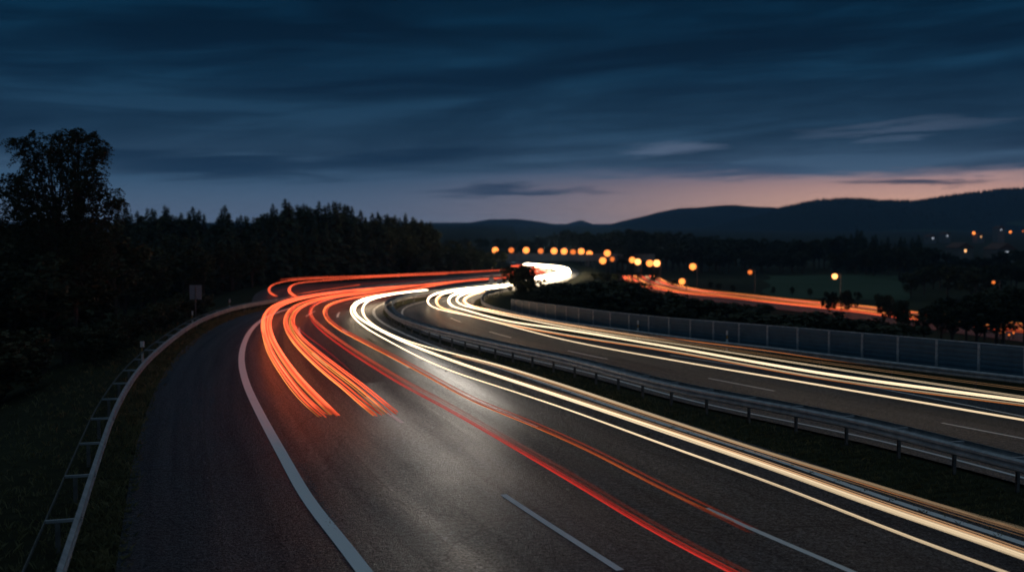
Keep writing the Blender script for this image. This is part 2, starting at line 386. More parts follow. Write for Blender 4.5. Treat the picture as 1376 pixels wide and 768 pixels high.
# ------------------------------------------------------------------ terrain
kd = kdtree.KDTree(len(sheet_pts))
for i, (x, y) in enumerate(sheet_pts): kd.insert((x, y, 0), i)
kd.balance()
railpts = [(p[0], p[1], 0) for p in Lrail]+[(p[0], p[1], 0) for p in RampOut]; nl = len(railpts)
railpts += [(p[0], p[1], 1) for p in R_all]
kr = kdtree.KDTree(len(railpts))
for i, p in enumerate(railpts): kr.insert((p[0], p[1], 0), i)
kr.balance()
k2 = kdtree.KDTree(len(Second))
for i, p in enumerate(Second): k2.insert((p[0], p[1], 0), i)
k2.balance()
def sst(x, a, b):
    t = min(1, max(0, (x-a)/(b-a))); return t*t*(3-2*t)
def wob(x, y, s):
    return math.sin(x/s+1.3)*math.cos(y/s*1.17+.4)+.5*math.sin(x/s*2.3+y/s*1.9)
def terrain(x, y):
    d = kd.find((x, y, 0))[2]; _, idx, dr = kr.find((x, y, 0)); d2 = k2.find((x, y, 0))[2]
    left = idx < nl
    if y < 8 and x < 8: left = x < 0
    if y > 250 and x < 5: left = True
    base = -.07
    if left:
        z = base - 2.2*sst(d, 2.2, 12) + 5*sst(d, 25, 120) + wob(x, y, 11)*.35*sst(d, 8, 30)
        z = z - 2*sst(y, 240, 330)*sst(x, -60, 0)
    else:
        z = base + .18*sst(d, 1.6, 2.6)*(1-sst(d, 3.2, 5)) - 4.93*sst(d, 3.5, 14) + wob(x, y, 14)*.3*sst(d, 10, 25)*sst(d2, 8, 20)
        z = min(z, base+.2)
    rise = max(0, y-480)*.017
    z += rise*(1 if y < 2500 else 1)
    if z < -4.2 and not left and d2 < 12: z = min(z, -5.0)
    if left and d2 < 9: z = -5.0
    return z
def axis(lo, hi, fine_lo, fine_hi, step, growth=1.12):
    a = list(np.arange(fine_lo, fine_hi+step, step)); s = step
    while a[-1] < hi: s *= growth; a.append(a[-1]+s)
    s = step
    while a[0] > lo: s *= growth; a.insert(0, a[0]-s)
    return a
xs = axis(-4500, 4500, -45, 50, 1.0); ys = axis(-200, 7000, 2, 140, 1.0, 1.05)
mb = MB()
ys = [y for y in ys if y < 6100]; xs = [x for x in xs if abs(x) < 5400]
for y in ys:
    for x in xs: mb.v.append((x, y, terrain(x, y)))
nx = len(xs)
mb.f = [(j*nx+i, j*nx+i+1, (j+1)*nx+i+1, (j+1)*nx+i) for j in range(len(ys)-1) for i in range(nx-1)]
tag(mb.build('ground', M_ground, smooth_=True), kind='structure')

# ------------------------------------------------------------------ painted lines
def strip(mb, P, w, z=.005, s0=None, s1=None):
    s = arclen(P)
    if s0 is not None:
        q = np.linspace(s0, s1, max(2, int((s1-s0)/.5)+1)); P = np.stack([np.interp(q, s, P[:, k]) for k in range(3)], 1)
    n, _ = normals(P); o = len(mb.v)
    for i in range(len(P)):
        for sg in (-1, 1): mb.v.append(tuple(P[i][:2]+n[i][:2]*sg*w/2)+(z,))
    mb.f += [(o+2*i, o+2*i+1, o+2*i+3, o+2*i+2) for i in range(len(P)-1)]
m = MB(); strip(m, resample(EdgeL, .5), .30); tag(m.build('edge_line', M_paint), kind='structure')
m = MB(); strip(m, resample(EdgeR, .5), .22); strip(m, Line4, .12); strip(m, offset(Med, 1.35), .15)
tag(m.build('edge_line', M_paint_worn), kind='structure')
m = MB()
def first_s(P, u, v):
    q = gp(u, v); return arclen(P)[np.argmin(np.linalg.norm(P-q, axis=1))]
s0 = first_s(Dash1, 833.5, 765.6); T = arclen(Dash1)[-1]
while s0 < T-6: strip(m, Dash1, .16, s0=s0, s1=s0+6.0); s0 += 16
s0 = first_s(Dash2, 1145.5, 768)-.7; T = arclen(Dash2)[-1]
while s0 < T-6: strip(m, Dash2, .16, s0=s0, s1=s0+5.5); s0 += 16.1
s0 = first_s(Dash3, 1376, 589)-1.2; T = arclen(Dash3)[-1]
while s0 < T-6: strip(m, Dash3, .13, s0=s0, s1=s0+4.2); s0 += 12.2
tag(m.build('lane_dashes', M_paint_worn), kind='structure')
# crumbled strip beside the edge line
m = MB()
cp = resample(trace([(450,712),(432,672),(415,640),(401,618)], 0, step=.2), .1)
for p in cp:
    for _ in range(2):
        r = random.uniform(.006, .02); m.sphere((p[0]+random.gauss(0, .05), p[1]+random.gauss(0, .05), r*.2), r, 6, 4, (1, 1, .5))
tag(m.build('crumbled_asphalt', M_crumb), 'loose reddish asphalt crumbs lying along the left solid edge line', 'gravel', kind='stuff')

# ------------------------------------------------------------------ guard rails
def wprof(side, top, h=.31, t=.012):
    f = [(0, 0), (.075, .045), (.075, .10), (.0, .155), (.075, .21), (.075, .265), (0, .31)]
    f = [(a*side, top-.31+b) for a, b in f]
    bk = [(a-side*t, b) for a, b in f[::-1]]
    pr = f+bk
    return pr if side < 0 else pr[::-1]
def along(P, s):
    a = arclen(P); q = np.array([np.interp(s, a, P[:, k]) for k in range(3)])
    i = min(len(P)-2, max(0, np.searchsorted(a, s)-1)); t = P[i+1]-P[i]
    return q, math.atan2(t[1], t[0])
def guard_rail(name, label, P, side, top, spacing, double=None, strap=None, smin=0, far_spacing=None, splices=True):
    spl0 = None
    P = resample(P, .8)
    base = P[0].copy(); base[2] = 0
    t = tag(empty(name, base), label, 'guard rail')
    Pl = P-base; ml = MB(); ml.sweep(Pl, wprof(side, top)); ml.build('beam', M_steel, t, smooth_=False)
    if double:
        ml = MB(); ml.sweep(Pl, [(a-side*double, b) for a, b in wprof(-side, top)]); ml.build('rear_beam', M_steel, t)
    if strap:
        ml = MB(); o = -side*strap; ml.sweep(Pl, [(o, top-.10), (o+.012, top-.10), (o+.012, top-.02), (o, top-.02)]); ml.build('rear_strap', M_post, t)
    pm = MB(); hh = top-.03+.5
    pm.box((0, 0, top-.05-hh/2), (.055, .012, hh)); pm.box((-.026, -.045, top-.05-hh/2), (.006, .085, hh)); pm.box((.026, -.045, top-.05-hh/2), (.006, .085, hh))
    post0 = None; sp0 = None; s = smin; cnt = 0; L = arclen(Pl)[-1]
    depth = double or strap
    sm = MB()
    if depth: sm.box((0, side*-depth/2*1, top-.06), (.07, depth-.02, .06), bev=.01)
    while s < L and cnt < 100:
        q, a = along(Pl, s)
        n = np.array([math.sin(a), -math.cos(a), 0])
        off = -side*(depth/2 if depth else .07)
        if post0 is None: post0 = pm.build('post', M_post, t); ob = post0
        else: ob = post0.copy(); col.objects.link(ob); ob.parent = t
        ob.location = tuple(q+n*off); ob.rotation_euler = (0, 0, a+PI/2+PI/2)
        if depth:
            if sp0 is None: sp0 = MB(); sp0.box((0, 0, 0), (depth-.03, .07, .055), bev=.01); sp0 = sp0.build('spacer', M_steel, t); ob = sp0
            else: ob = sp0.copy(); col.objects.link(ob); ob.parent = t
            c = q+n*(-side*depth/2); ob.location = (c[0], c[1], top-.045); ob.rotation_euler = (0, 0, a+PI/2)
        if splices and cnt % 1 == 0 and s < 90:
            if spl0 is None:
                sm_ = MB(); PP = np.array([(-.16, 0, 0), (.16, 0, 0)]); sm_.sweep(PP, [(a_+side*.006, b_) for a_, b_ in wprof(side, top)])
                for bx_ in (-.1, .1):
                    for bz_ in (.05, .13, .19, .26): sm_.sphere((bx_, -side*.068, top-.31+bz_), .016, 8, 4)
                spl0 = sm_.build('splice_plate', M_steel, t); ob = spl0
            else: ob = spl0.copy(); col.objects.link(ob); ob.parent = t
            q2, a2 = along(Pl, min(L-.1, s+.6)); ob.location = tuple(q2); ob.rotation_euler = (0, 0, a2)
        cnt += 1
        s += spacing if (not far_spacing or s < 75) else far_spacing
    return t
guard_rail('guard_rail', 'grey steel guard rail curving along the left verge, with spacer arms and rear strap', Lrail, 1, .6, 4.0, strap=.55, smin=1.0, far_spacing=4)
guard_rail('guard_rail', 'double-sided steel guard rail on short posts in the grass median between the two carriageways', Med, -1, .80, 2.05, double=.55, far_spacing=4)
guard_rail('guard_rail', 'single steel guard rail in front of the noise barrier on the far right', Rrail, -1, .62, 4.0)

# ------------------------------------------------------------------ noise barrier
BT = [(685,402),(720,406.5),(760,411.5),(820,419),(900,427),(1062,439.6),(1200,451),(1376,466)]
def bt(u): return float(np.interp(u, [a for a, b in BT], [b for a, b in BT]))+(0 if u < 1376 else (u-1376)*.085)
Bar = offset(Rrail, 1.9)
sA = arclen(Bar)
us = [688+FPX*p[0]/max(1, p[1]) for p in Bar]
s_start = max(0, sA[[i for i, u in enumerate(us) if u < 1376*1.25 and Bar[i][1] > 5][0]])
s_end = sA[[i for i, u in enumerate(us) if u < 686][0]]
bar = tag(empty('noise_barrier', (Bar[0][0], Bar[0][1], 0)), 'long grey noise barrier of ribbed panels and steel posts behind the right guard rail', 'noise barrier')
o0 = np.array([Bar[0][0], Bar[0][1], 0])
def topz(q):
    u = 688+FPX*q[0]/q[1]; return height_at(bt(u), q[1])
PS = 2.0; s = s_start; bp0 = None; last = None
nP = int((s_end-s_start)/PS)
for i in range(nP+1):
    q, a = along(Bar, s_start+i*PS); z1 = topz(q); last = (q, z1) if last is None else last
    pm = MB(); pm.box((0, 0, (z1+.03)/2-.2), (.13, .13, z1+.43), bev=.015)
    ob = pm.build('post', M_barpost, bar); ob.location = tuple(q-o0); ob.rotation_euler = (0, 0, a)
    if i:
        qp, zp = last; d = q-qp; L = np.linalg.norm(d); e = d/L; nn = np.array([e[1], -e[0], 0])
        pm = MB(); K = 8; prof = []
        for k in range(K):   # ribbed face
            f0, f1 = k/K, (k+1)/K
            prof += [(-.045, f0), (-.045, f0+.6/K), (-.012, f0+.68/K), (-.012, f1-.02/K)]
        vs = []; m_ = len(prof)
        for (pt, zz) in ((qp+e*.07, zp), (q-e*.07, z1)):
            for (o_, f_) in prof: vs.append(pt-o0+nn*o_+np.array([0, 0, -.1+f_*(zz+.1)]))
            vs.append(pt-o0+nn*.045+np.array([0, 0, zz])); vs.append(pt-o0+nn*.045+np.array([0, 0, -.1]))
        m2 = m_+2
        pm.add(vs, [(k, m2+k, m2+(k+1) % m2, (k+1) % m2) for k in range(m2)]+[tuple(range(m2)), tuple(m2+k for k in range(m2-1, -1, -1))])
        pm.build('panel', M_barrier, bar)
        pm = MB(); pm.tube([qp-o0+np.array([0, 0, zp+.012]), q-o0+np.array([0, 0, z1+.012])], .03, 6)
        pm.build('capping', M_barpost, bar)
        last = (q, z1)

# ------------------------------------------------------------------ delineators and signs
def delineator(p, h, label, rz=0.0, big=False):
    t = tag(empty('delineator_post', p, rz), label, 'marker post', 'white marker posts along the motorway')
    m = MB(); m.box((0, 0, h*.3), (.10, .09, h*.6), bev=.02); m.build('shaft', M_white, t)
    m = MB(); m.box((0, 0, h*.69), (.102, .092, h*.18), bev=.02); m.build('black_band', M_black, t)
    m = MB(); m.box((0, 0, h*.89), (.10 if not big else .2, .09, h*.22), bev=.03); m.build('head', M_white, t)
    m = MB(); m.box((0, -.05, h*.69), (.05, .012, h*.13)); m.build('reflector', M_refl, t)
q = gp(186, 489, 0); delineator((q[0]-.3, q[1]+1.4, -.3), 1.25, 'white marker post with wide head behind the left guard rail, nearest the camera', 0, True)
Ys = 73.0; xs_ = (262-688)/FPX*Ys
delineator((xs_-.05, Ys-.6, -.4), 1.35, 'white and black marker post at the foot of the square grey road sign')
Y3 = 88.0; delineator(((308-688)/FPX*Y3, Y3, -.4), 1.25, 'white marker post behind the left guard rail, farthest around the bend')
Y4 = 55.0; x4 = (986-688)/FPX*Y4
for u_, lab in ((986, 'white marker post in front of the noise barrier, the one farther right'), (853, 'white marker post in front of the noise barrier near its far end')):
    i_ = int(np.argmin([abs(688+FPX*p[0]/max(1, p[1])-u_) for p in offset(Rrail, .95)])); p_ = offset(Rrail, .95)[i_]
    delineator((p_[0], p_[1], 0), 1.1, lab)
t = tag(empty('road_sign', (xs_, Ys, -.5)), 'square grey road sign seen from behind on a steel pole beyond the left guard rail', 'road sign')
zt = height_at(383, Ys)+.5
m = MB(); m.tube([(0, 0, -.3), (0, 0, zt-.05)], .035, 10); m.build('pole', M_post, t)
m = MB(); m.box((0, .05, zt-.5), (.84, .02, 1.0), bev=.004); m.build('panel', M_sign, t)
m = MB(); m.box((0, .03, zt-.25), (.16, .03, .04)); m.box((0, .03, zt-.75), (.16, .03, .04)); m.build('bracket', M_post, t)
# two small round signs by the far right guard rail
for u_, v_ in ((656, 377.5), (667.5, 379)):
    p_ = gp(u_, 398, 0); t = tag(empty('round_sign', (p_[0]+.3, p_[1]+1.5, 0)), 'small round sign on a post before the white glow, ' + ('the left one' if u_ < 660 else 'the right one'), 'road sign', 'small round signs by the far bend')
    zt = height_at(v_, p_[1])+.1
    m = MB(); m.tube([(0, 0, -.2), (0, 0, zt)], .04, 8); m.build('pole', M_post, t)
    m = MB(); m.sphere((0, -.03, zt-.1), .33, 16, 8, (1, .08, 1)); m.build('disc', M_sign, t)

# ------------------------------------------------------------------ light trails
def curve_glow(n, prof):
    return np.interp(np.linspace(0, 1, n), [a for a, b in prof], [b for a, b in prof])
def strand(parent, base, pts, z, mat, n=4, spread=.10, r=.03, prof=((0, 1), (1, 1)), ext=0.0, name='strand', seed=0):
    """one lamp's streak: n hair-thin lines of light side by side at lamp height"""
    P = trace(pts, z, step=1.0, ext=ext, sm=2); L = len(P)
    rr = random.Random(seed+len(pts)*7+int(pts[0][0])); nn, _ = normals(P); mb = MB()
    prof = sorted(prof)
    for k in range(n):
        o = (k-(n-1)/2)/max(1, n-1)*spread+rr.uniform(-.012, .012); dz = rr.uniform(-.5, .5)*spread*.5
        lvl = rr.uniform(.55, 1.25); ph = rr.uniform(0, 6)
        gl = curve_glow(L, prof)*lvl*(1+.16*np.sin(np.arange(L)*.11+ph)+.12*np.sin(np.arange(L)*.31+ph*2)+.08*np.sin(np.arange(L)*.83+ph*3))
        Q = P+nn*o+np.array([0, 0, dz]); i0 = 0
        rad = r*rr.uniform(.6, 1.2)*np.ones(L)
        if not ext: rad[:1] *= .8; gl[:2] *= .5
        rad = rad*np.clip(curve_glow(L, prof)/.6, .35, 1)
        mb.tube((Q-base)[i0:], rad[i0:], 6, True, gl[i0:])
    return mb.build(name, mat, parent)
def trail(name, label, strands, group):
    b0 = gp(*strands[0]['pts'][0], 0.0)
    t = tag(empty(name, b0), label, 'light trail', group)
    for k, s in enumerate(strands): strand(t, b0, seed=k*13, **s)
    return t
GR = 'tail light trails on the near carriageway'; GW = 'headlight trails on the near carriageway'; GT = 'headlight trails on the oncoming carriageway'; GU = 'tail light trails on the slip road'
far = [(517.5,386),(567.5,382.5),(626,377),(685,372.5)]
K = 1.0
up1 = [(424,395.5),(470.6,390)]+far
trail('tail_light_trail', 'thick orange-red double light trail nearest the left edge line, ending on the road', [
 dict(pts=[(435,558),(415,541),(397,520.6),(383,502),(365,474),(358,455),(354,440),(356,424),(367,411.5),(390,402)]+up1, z=.8, mat=E_red, n=6, spread=.24, r=.022, prof=((0, 1.3), (.1, 2.6), (.5, 2.8), (1, 1.6))),
 dict(pts=[(430,559),(409,541),(391,520.6),(378,502),(361,474),(355,455),(352.5,440),(354.5,424),(366,411)]+[(390,401.6)]+up1, z=.72, mat=E_amber, n=2, spread=.07, r=.022, prof=((0, 1), (.1, 1.8), (.6, 1.6), (1, .8))),
 dict(pts=[(451,556),(432,538),(413,519),(396,500),(376.5,473),(366,454),(361.5,439),(363,425),(372,413),(396,403),(428,396)]+up1[1:], z=.8, mat=E_red, n=6, spread=.24, r=.022, prof=((0, 1.3), (.1, 2.6), (.5, 2.8), (1, 1.6))),
 dict(pts=[(444,557),(425,538),(406,519),(390,500),(372,473),(362.5,454),(359,439),(360.5,424),(371,412),(395,402.5),(428,395.5)]+up1[1:], z=.74, mat=E_amber, n=2, spread=.06, r=.020, prof=((0, .8), (.1, 1.6), (.6, 1.4), (1, .8)))], GR)
trail('tail_light_trail', 'thick orange-red double light trail in the first lane, second from the left edge line', [
 dict(pts=[(508,557),(486,539),(466,521),(442,502),(412,475),(395,456),(386,441),(384,428),(392,414),(412,404.5),(440,398),(470,393.5),(505,390)]+far[1:], z=.8, mat=E_red, n=6, spread=.24, r=.021, prof=((0, 1.2), (.1, 2.2), (.5, 2.3), (1, 1.1))),
 dict(pts=[(503,557),(481,539),(461,521),(437,502),(408,475),(391.5,456),(383.5,441),(382,428),(390.5,413.5),(411,404),(440,397.5)]+[(470,393)]+far, z=.72, mat=E_amber, n=2, spread=.07, r=.022, prof=((0, 1), (.1, 1.8), (.6, 1.5), (1, .8))),
 dict(pts=[(530,554),(508,536),(486,518),(462,500),(427,473),(406,455),(395.5,441),(393,429),(399,417),(416,407),(443,400),(475,395)]+[(510,390.5)]+far[1:], z=.8, mat=E_red, n=5, spread=.20, r=.020, prof=((0, 1), (.1, 1.9), (.5, 2), (1, 1.1))),
 dict(pts=[(518,555),(497,537),(476,519),(452,501),(419,474),(400,455.5),(391.5,441),(389.5,429)]+[(396,416),(414,406.3),(442,399)]+[(510,390.3)]+far[1:], z=.75, mat=E_amber, n=2, spread=.08, r=.020, prof=((0, .9), (.1, 1.5), (.6, 1.3), (1, .8)))], GR)
trail('tail_light_trail', 'lower of two long red light trails, leaving the picture at the bottom edge', [
 dict(pts=[(1003,769),(901,717),(777,642),(705,601),(642.5,565),(595.6,538),(549,514),(505,488),(467.5,464),(439.4,444),(423,430),(417,420),(421,411.5),(435,404),(461,398),(499,393)]+far[1:], z=.8, mat=E_red, n=5, spread=.13, r=.007, ext=12, prof=((0, .14), (.2, .25), (.35, .8), (.5, 2.2), (.8, 2.4), (1, 1.2))),
 dict(pts=[(985,768),(890,719),(770,647),(700,606),(638,570),(590,543),(545,519),(502,493),(465,469),(437,448),(421,433),(415,421),(418,412),(432,404.5),(459,398.5),(497,393.5)]+far[1:], z=.62, mat=E_pink, n=4, spread=.11, r=.010, ext=12, prof=((0, .7), (.25, .7), (.5, 1.2), (1, 1.2)))], GR)
trail('tail_light_trail', 'upper of two long red light trails, fading out over the second dashed line', [
 dict(pts=[(1010,712),(951,683),(900,659),(796,605),(709,566),(644.6,540),(607,521),(564,497),(520,474),(485,456),(455,440),(440,428),(436,419),(441,411),(459,404),(492.5,397.5),(530,392.5)]+far[2:], z=.8, mat=E_red, n=7, spread=.28, r=.012, prof=((0, .22), (.12, .3), (.25, .45), (.35, .8), (.5, 1.9), (.8, 2.2), (1, 1.2))),
 dict(pts=[(985,700),(951,685),(900,662),(796,608),(709,569),(644.6,543),(607,524),(564,500),(520,477),(485,459),(454,442),(438,429),(434,419),(439,410.5),(457,403.5),(491,397),(529,392)]+far[2:], z=.70, mat=E_amber, n=2, spread=.05, r=.015, prof=((0, .35), (.1, .8), (.25, 1.7), (.5, 2.8), (1, 1.5)))], GR)
trail('tail_light_trail', 'faint thin crimson light trail beside the second red bundle', [
 dict(pts=[(480,508),(455,484),(430,464),(411,450),(398,438),(391,428),(391,420),(399,411)], z=.9, mat=E_pink, n=2, spread=.05, r=.014, prof=((0, .2), (.5, .5), (1, 1)))], GR)
trail('headlight_trail', 'single thin white headlight trail, the lowest of the white ones on the near carriageway', [
 dict(pts=[(1348,768),(1199,713),(1049,653.5),(900,600),(760,549),(674,520.6),(611,500),(567.5,481.6),(524,459),(492.5,441),(476,427),(470.5,416.5),(476,407.5),(495,399.5),(533,393.5),(572,389)], z=.65, mat=E_white, n=3, spread=.06, r=.015, ext=10, prof=((0, .75), (.15, .85), (.4, 2.5), (.7, 9), (.85, 22), (1, 14)))], GW)
trail('headlight_trail', 'broad warm white headlight trail in the middle of the three on the near carriageway', [
 dict(pts=[(1376,746.6),(1327,728),(1199,686),(1049,632),(900,581),(760,534),(674,506),(611,485),(549,461),(505,440),(481,425),(475,416.5),(479,408.5),(497,400.5),(534,394),(572,389.8)], z=.65, mat=E_white, n=6, spread=.15, r=.013, ext=10, prof=((0, .8), (.15, .9), (.4, 2.5), (.7, 9), (.85, 20), (1, 12))),
 dict(pts=[(1376,741),(1327,723),(1199,681),(1049,628),(900,578),(760,531),(674,504)], z=.70, mat=E_warm, n=4, spread=.12, r=.012, ext=10, prof=((0, .6), (.5, .7), (1, .2)))], GW)
trail('headlight_trail', 'wide pale brown headlight trail closest to the median grass on the near carriageway', [
 dict(pts=[(1376,709),(1284,684.5),(1199,657),(1049,612),(900,563.8),(760,517.5),(674,491),(611,475),(567.5,464),(533,452),(505,438),(490,425),(487,415),(493,405),(517.5,397),(549,392),(575,389.5)], z=.65, mat=E_white, n=5, spread=.11, r=.012, ext=10, prof=((0, .04), (.1, .14), (.3, .7), (.5, 2.5), (.75, 9), (.87, 20), (1, 12))),
 dict(pts=[(1376,714),(1284,686),(1199,659),(1049,613.5),(900,565),(760,519),(674,492),(611,476)], z=.60, mat=E_warm, n=7, spread=.26, r=.014, ext=10, prof=((0, .06), (.3, .3), (.7, .7), (1, .8))),
 dict(pts=[(1284,690),(1199,661),(1120,638),(1049,614)], z=.5, mat=E_amber, n=1, spread=.0, r=.012, prof=((0, .1), (.5, .8), (1, .2)))], GW)
def T(label, a, mat, up, down, n=4, sp=.14, r=.022, near=2.0):
    return dict(pts=down[::-1]+[a]+up, z=.65, mat=mat, n=n, spread=sp, r=r, ext=10, prof=((0, near*.38), (.35, near*.6), (.6, 2.6), (.8, 12), (1, 14)))
trail('headlight_trail', 'lowest white headlight trail on the oncoming carriageway, swinging widest at the bend', [
 T('', (573.5,403), E_white, [(580,396.5),(604,390),(648.5,385),(688,381)], [(577,409.5),(593,416),(626.4,423),(660,431),(760,456.6),(900,482.7),(1113.5,519),(1376,563.8)], 4, .09, .015, 1.8)], GT)
trail('headlight_trail', 'orange-edged headlight trail, second from below on the oncoming carriageway', [
 T('', (584.5,403), E_white, [(590,397),(612,391),(650,385.7),(688,381.8)], [(588.8,411),(615,419.4),(670.7,432.5),(760,449.5),(900,471),(1113.5,509),(1376,543.5)], 3, .10, .013, 1.2),
 T('', (586,403.5), E_amber, [(592,398)], [(590,411.5),(616,420),(671,433.3),(760,450.5),(900,472.3),(1113.5,510.5),(1376,545)], 2, .05, .018, 1.6)], GT)
trail('headlight_trail', 'bright white headlight trail, third from below on the oncoming carriageway', [
 T('', (602,403), E_white, [(606,397.5),(622,392),(655,386.5),(688,382.6)], [(605,409.5),(626.4,416.5),(660,426),(693,433),(760,442.5),(900,465.6),(1113.5,502.5),(1376,538)], 6, .15, .018, 2.6)], GT)
trail('headlight_trail', 'pale warm headlight trail, topmost and closest to the right guard rail', [
 T('', (612,403), E_white, [(617.5,397),(637.5,391),(684,384.5)], [(617.5,408),(648.5,416.5),(693,426),(748,437),(820,449),(900,460.5),(1113.5,494),(1376,533)], 4, .13, .014, 1.2),
 T('', (622,403), E_warm, [(630,397),(650,391)], [(628,409),(655,416),(700,425),(755,435),(830,447),(900,457.5),(1113.5,488),(1376,523)], 4, .2, .013, .5)], GT)
trail('headlight_trail', 'thin orange light trail low in front of the right guard rail', [
 dict(pts=[(1180,492),(1113,483.5),(1028,470.5),(943,460),(880,451)], z=.55, mat=E_amber, n=2, spread=.04, r=.014, prof=((0, .05), (.3, .6), (.8, .8), (1, .1)))], GT)
# far S-bend
def bend(z, dv=0.0, sc=1.0):
    c = (715, 368)
    return [(c[0]+(x-c[0])*sc, c[1]+(y-c[1])*sc+dv) for x, y in [(688,381),(710,377),(735,372.5),(755,368),(764,364.5),(759,361.5),(745,359),(725,357),(706,355.5)]]
trail('headlight_trail', 'blazing white light trails sweeping around the far right-hand bend', [
 dict(pts=bend(0, 0, 1.02), z=.65, mat=E_white, n=5, spread=.9, r=.09, prof=((0, 14), (.5, 28), (1, 20))),
 dict(pts=bend(0, .2, .97), z=.65, mat=E_white, n=5, spread=1.0, r=.09, prof=((0, 14), (.5, 28), (1, 20))),
 dict(pts=bend(0, .4, .88), z=.65, mat=E_white, n=5, spread=1.2, r=.09, prof=((0, 12), (.5, 26), (1, 18)))], GT)
trail('tail_light_trail', 'red light trails bunched inside the far bend behind the round bush', [
 dict(pts=[(685,372.3),(705,368),(722,365),(729,363.3),(720,361.5),(703,360),(695,359.5)], z=.8, mat=E_red, n=6, spread=2.2, r=.10, prof=((0, 1.5), (.5, 1.5), (1, 1.3))),
 dict(pts=[(685,371.3),(702,367),(716,364.6),(720,363.4),(714,362),(700,360.8)], z=.8, mat=E_red, n=4, spread=1.2, r=.09, prof=((0, 1.5), (1, 1.2)))], GR)
trail('tail_light_trail', 'long thin red light trail highest on the slip road', [
 dict(pts=[(376,375.8),(421,373),(491,371),(572,367.4),(639,364.7),(682,362.3)], z=.8, mat=E_red, n=4, spread=.35, r=.035, prof=((0, .5), (.5, 1.3), (1, 1)))], GU)
trail('tail_light_trail', 'outer red light trail hooking round the start of the slip road', [
 dict(pts=[(372,398),(364,394.5),(360.3,390),(363,384.5),(372,380.5),(397,376),(440,373.8),(500,371),(560,368.8),(610,366.8)], z=.8, mat=E_red, n=3, spread=.16, r=.035, prof=((0, 1.6), (1, 1.2)))], GU)
trail('tail_light_trail', 'inner red light trail hooking round the start of the slip road', [
 dict(pts=[(399,398),(391,394),(387.5,389),(391,383.5),(403,379.5),(437.6,376),(480,373),(540,370),(600,367.5)], z=.8, mat=E_red, n=4, spread=.22, r=.038, prof=((0, 1.6), (1, 1.2)))], GU)
trail('tail_light_trail', 'short red light trail just behind the left guard rail below the slip road ones', [
 dict(pts=[(400,395),(437.6,389),(483,382.7)], z=.8, mat=E_red, n=2, spread=.08, r=.035, prof=((0, 1.1), (1, 1.1)))], GU)
# valley road traffic
st = []
for k, (o, mt, gl) in enumerate(((-4.2, E_red, 2.2), (-3.4, E_amber, 1.0), (-2.4, E_red, 1.4), (-1.0, E_amber, 1.5), (.6, E_red, .9), (1.8, E_warm, .6), (2.8, E_red, 2.0), (4.2, E_amber, 1.4))):
    st.append((offset(Second, o)+np.array([0, 0, .75]), mt, gl))
b0 = np.array([Second[0][0], Second[0][1], -4.9])
lt = tag(empty('tail_light_trail', b0), 'blurred orange and red light trails along the lower valley road beyond the noise barrier', 'light trail')
for P, mt, gl in st:
    mb = MB(); n = len(P)
    for dx in (-.25, .25):
        mb.tube(P-b0+np.array([dx, 0, 0]), .03, 5, True, gl*(.7+.5*np.sin(np.arange(n)*.37+dx*9+gl*5))*np.interp(np.linspace(0, 1, n), [0, .15, .3, .45, .6, .8, 1], [.1, .5, 1.0, .6, 1.1, 2.6, 5]))
    mb.build('strand', mt, lt)

# ------------------------------------------------------------------ street lamps
lamp_proto = {}
def street_lamp(u, v, Y, zg, label, kind=0, r=.34, arm=-1, group=None):
    x = (u-688)/FPX*Y; zl = height_at(v, Y); h = zl-zg; r *= 1.18
    t = tag(empty('street_lamp', (x-arm*.9, Y, zg)), label, 'street lamp', group)
    m = MB(); m.tube([(0, 0, 0), (0, 0, h*.5), (0, 0, h+r)], [.09, .075, .055], 8)
    a = [(0, 0, h+r*.8), (arm*.3, 0, h+r), (arm*.9, 0, h+r)]; m.tube(a, .04, 6); m.build('pole', M_post, t)
    m = MB(); m.sphere((arm*.9, 0, h+r*.92), max(.2, r*.45), 12, 6, (1.1, .8, .3)); m.build('hood', M_post, t)
    m = MB(); m.sphere((arm*.9, 0, h), r, 20, 12); m.build('globe', E_lamp[kind], t)
    return t
bl = [(665.5,336,0),(687,336,1),(707,336,0),(726.5,337,1),(744.5,337,0),(758,337.5,0),(770,338.5,1),(781,337.5,0),(792,341,0)]
ordn = ['leftmost orange street lamp on the distant overpass', 'dim orange street lamp, second from left on the distant overpass', 'bright orange street lamp, third from left on the distant overpass', 'dim orange street lamp, fourth from left on the distant overpass', 'orange street lamp, fifth from left on the distant overpass', 'orange street lamp, sixth from left on the distant overpass', 'dim orange street lamp, seventh from left on the distant overpass', 'largest orange street lamp, eighth from left on the distant overpass', 'slightly lower orange street lamp at the right end of the overpass row']
for (u, v, k), lab in zip(bl, ordn):
    street_lamp(u, v, 331, .2 if u < 785 else -2.5, lab, k, .85 if k != 1 else .72, group='orange lamps on the overpass')
R_ = 'orange lamps along the valley road'
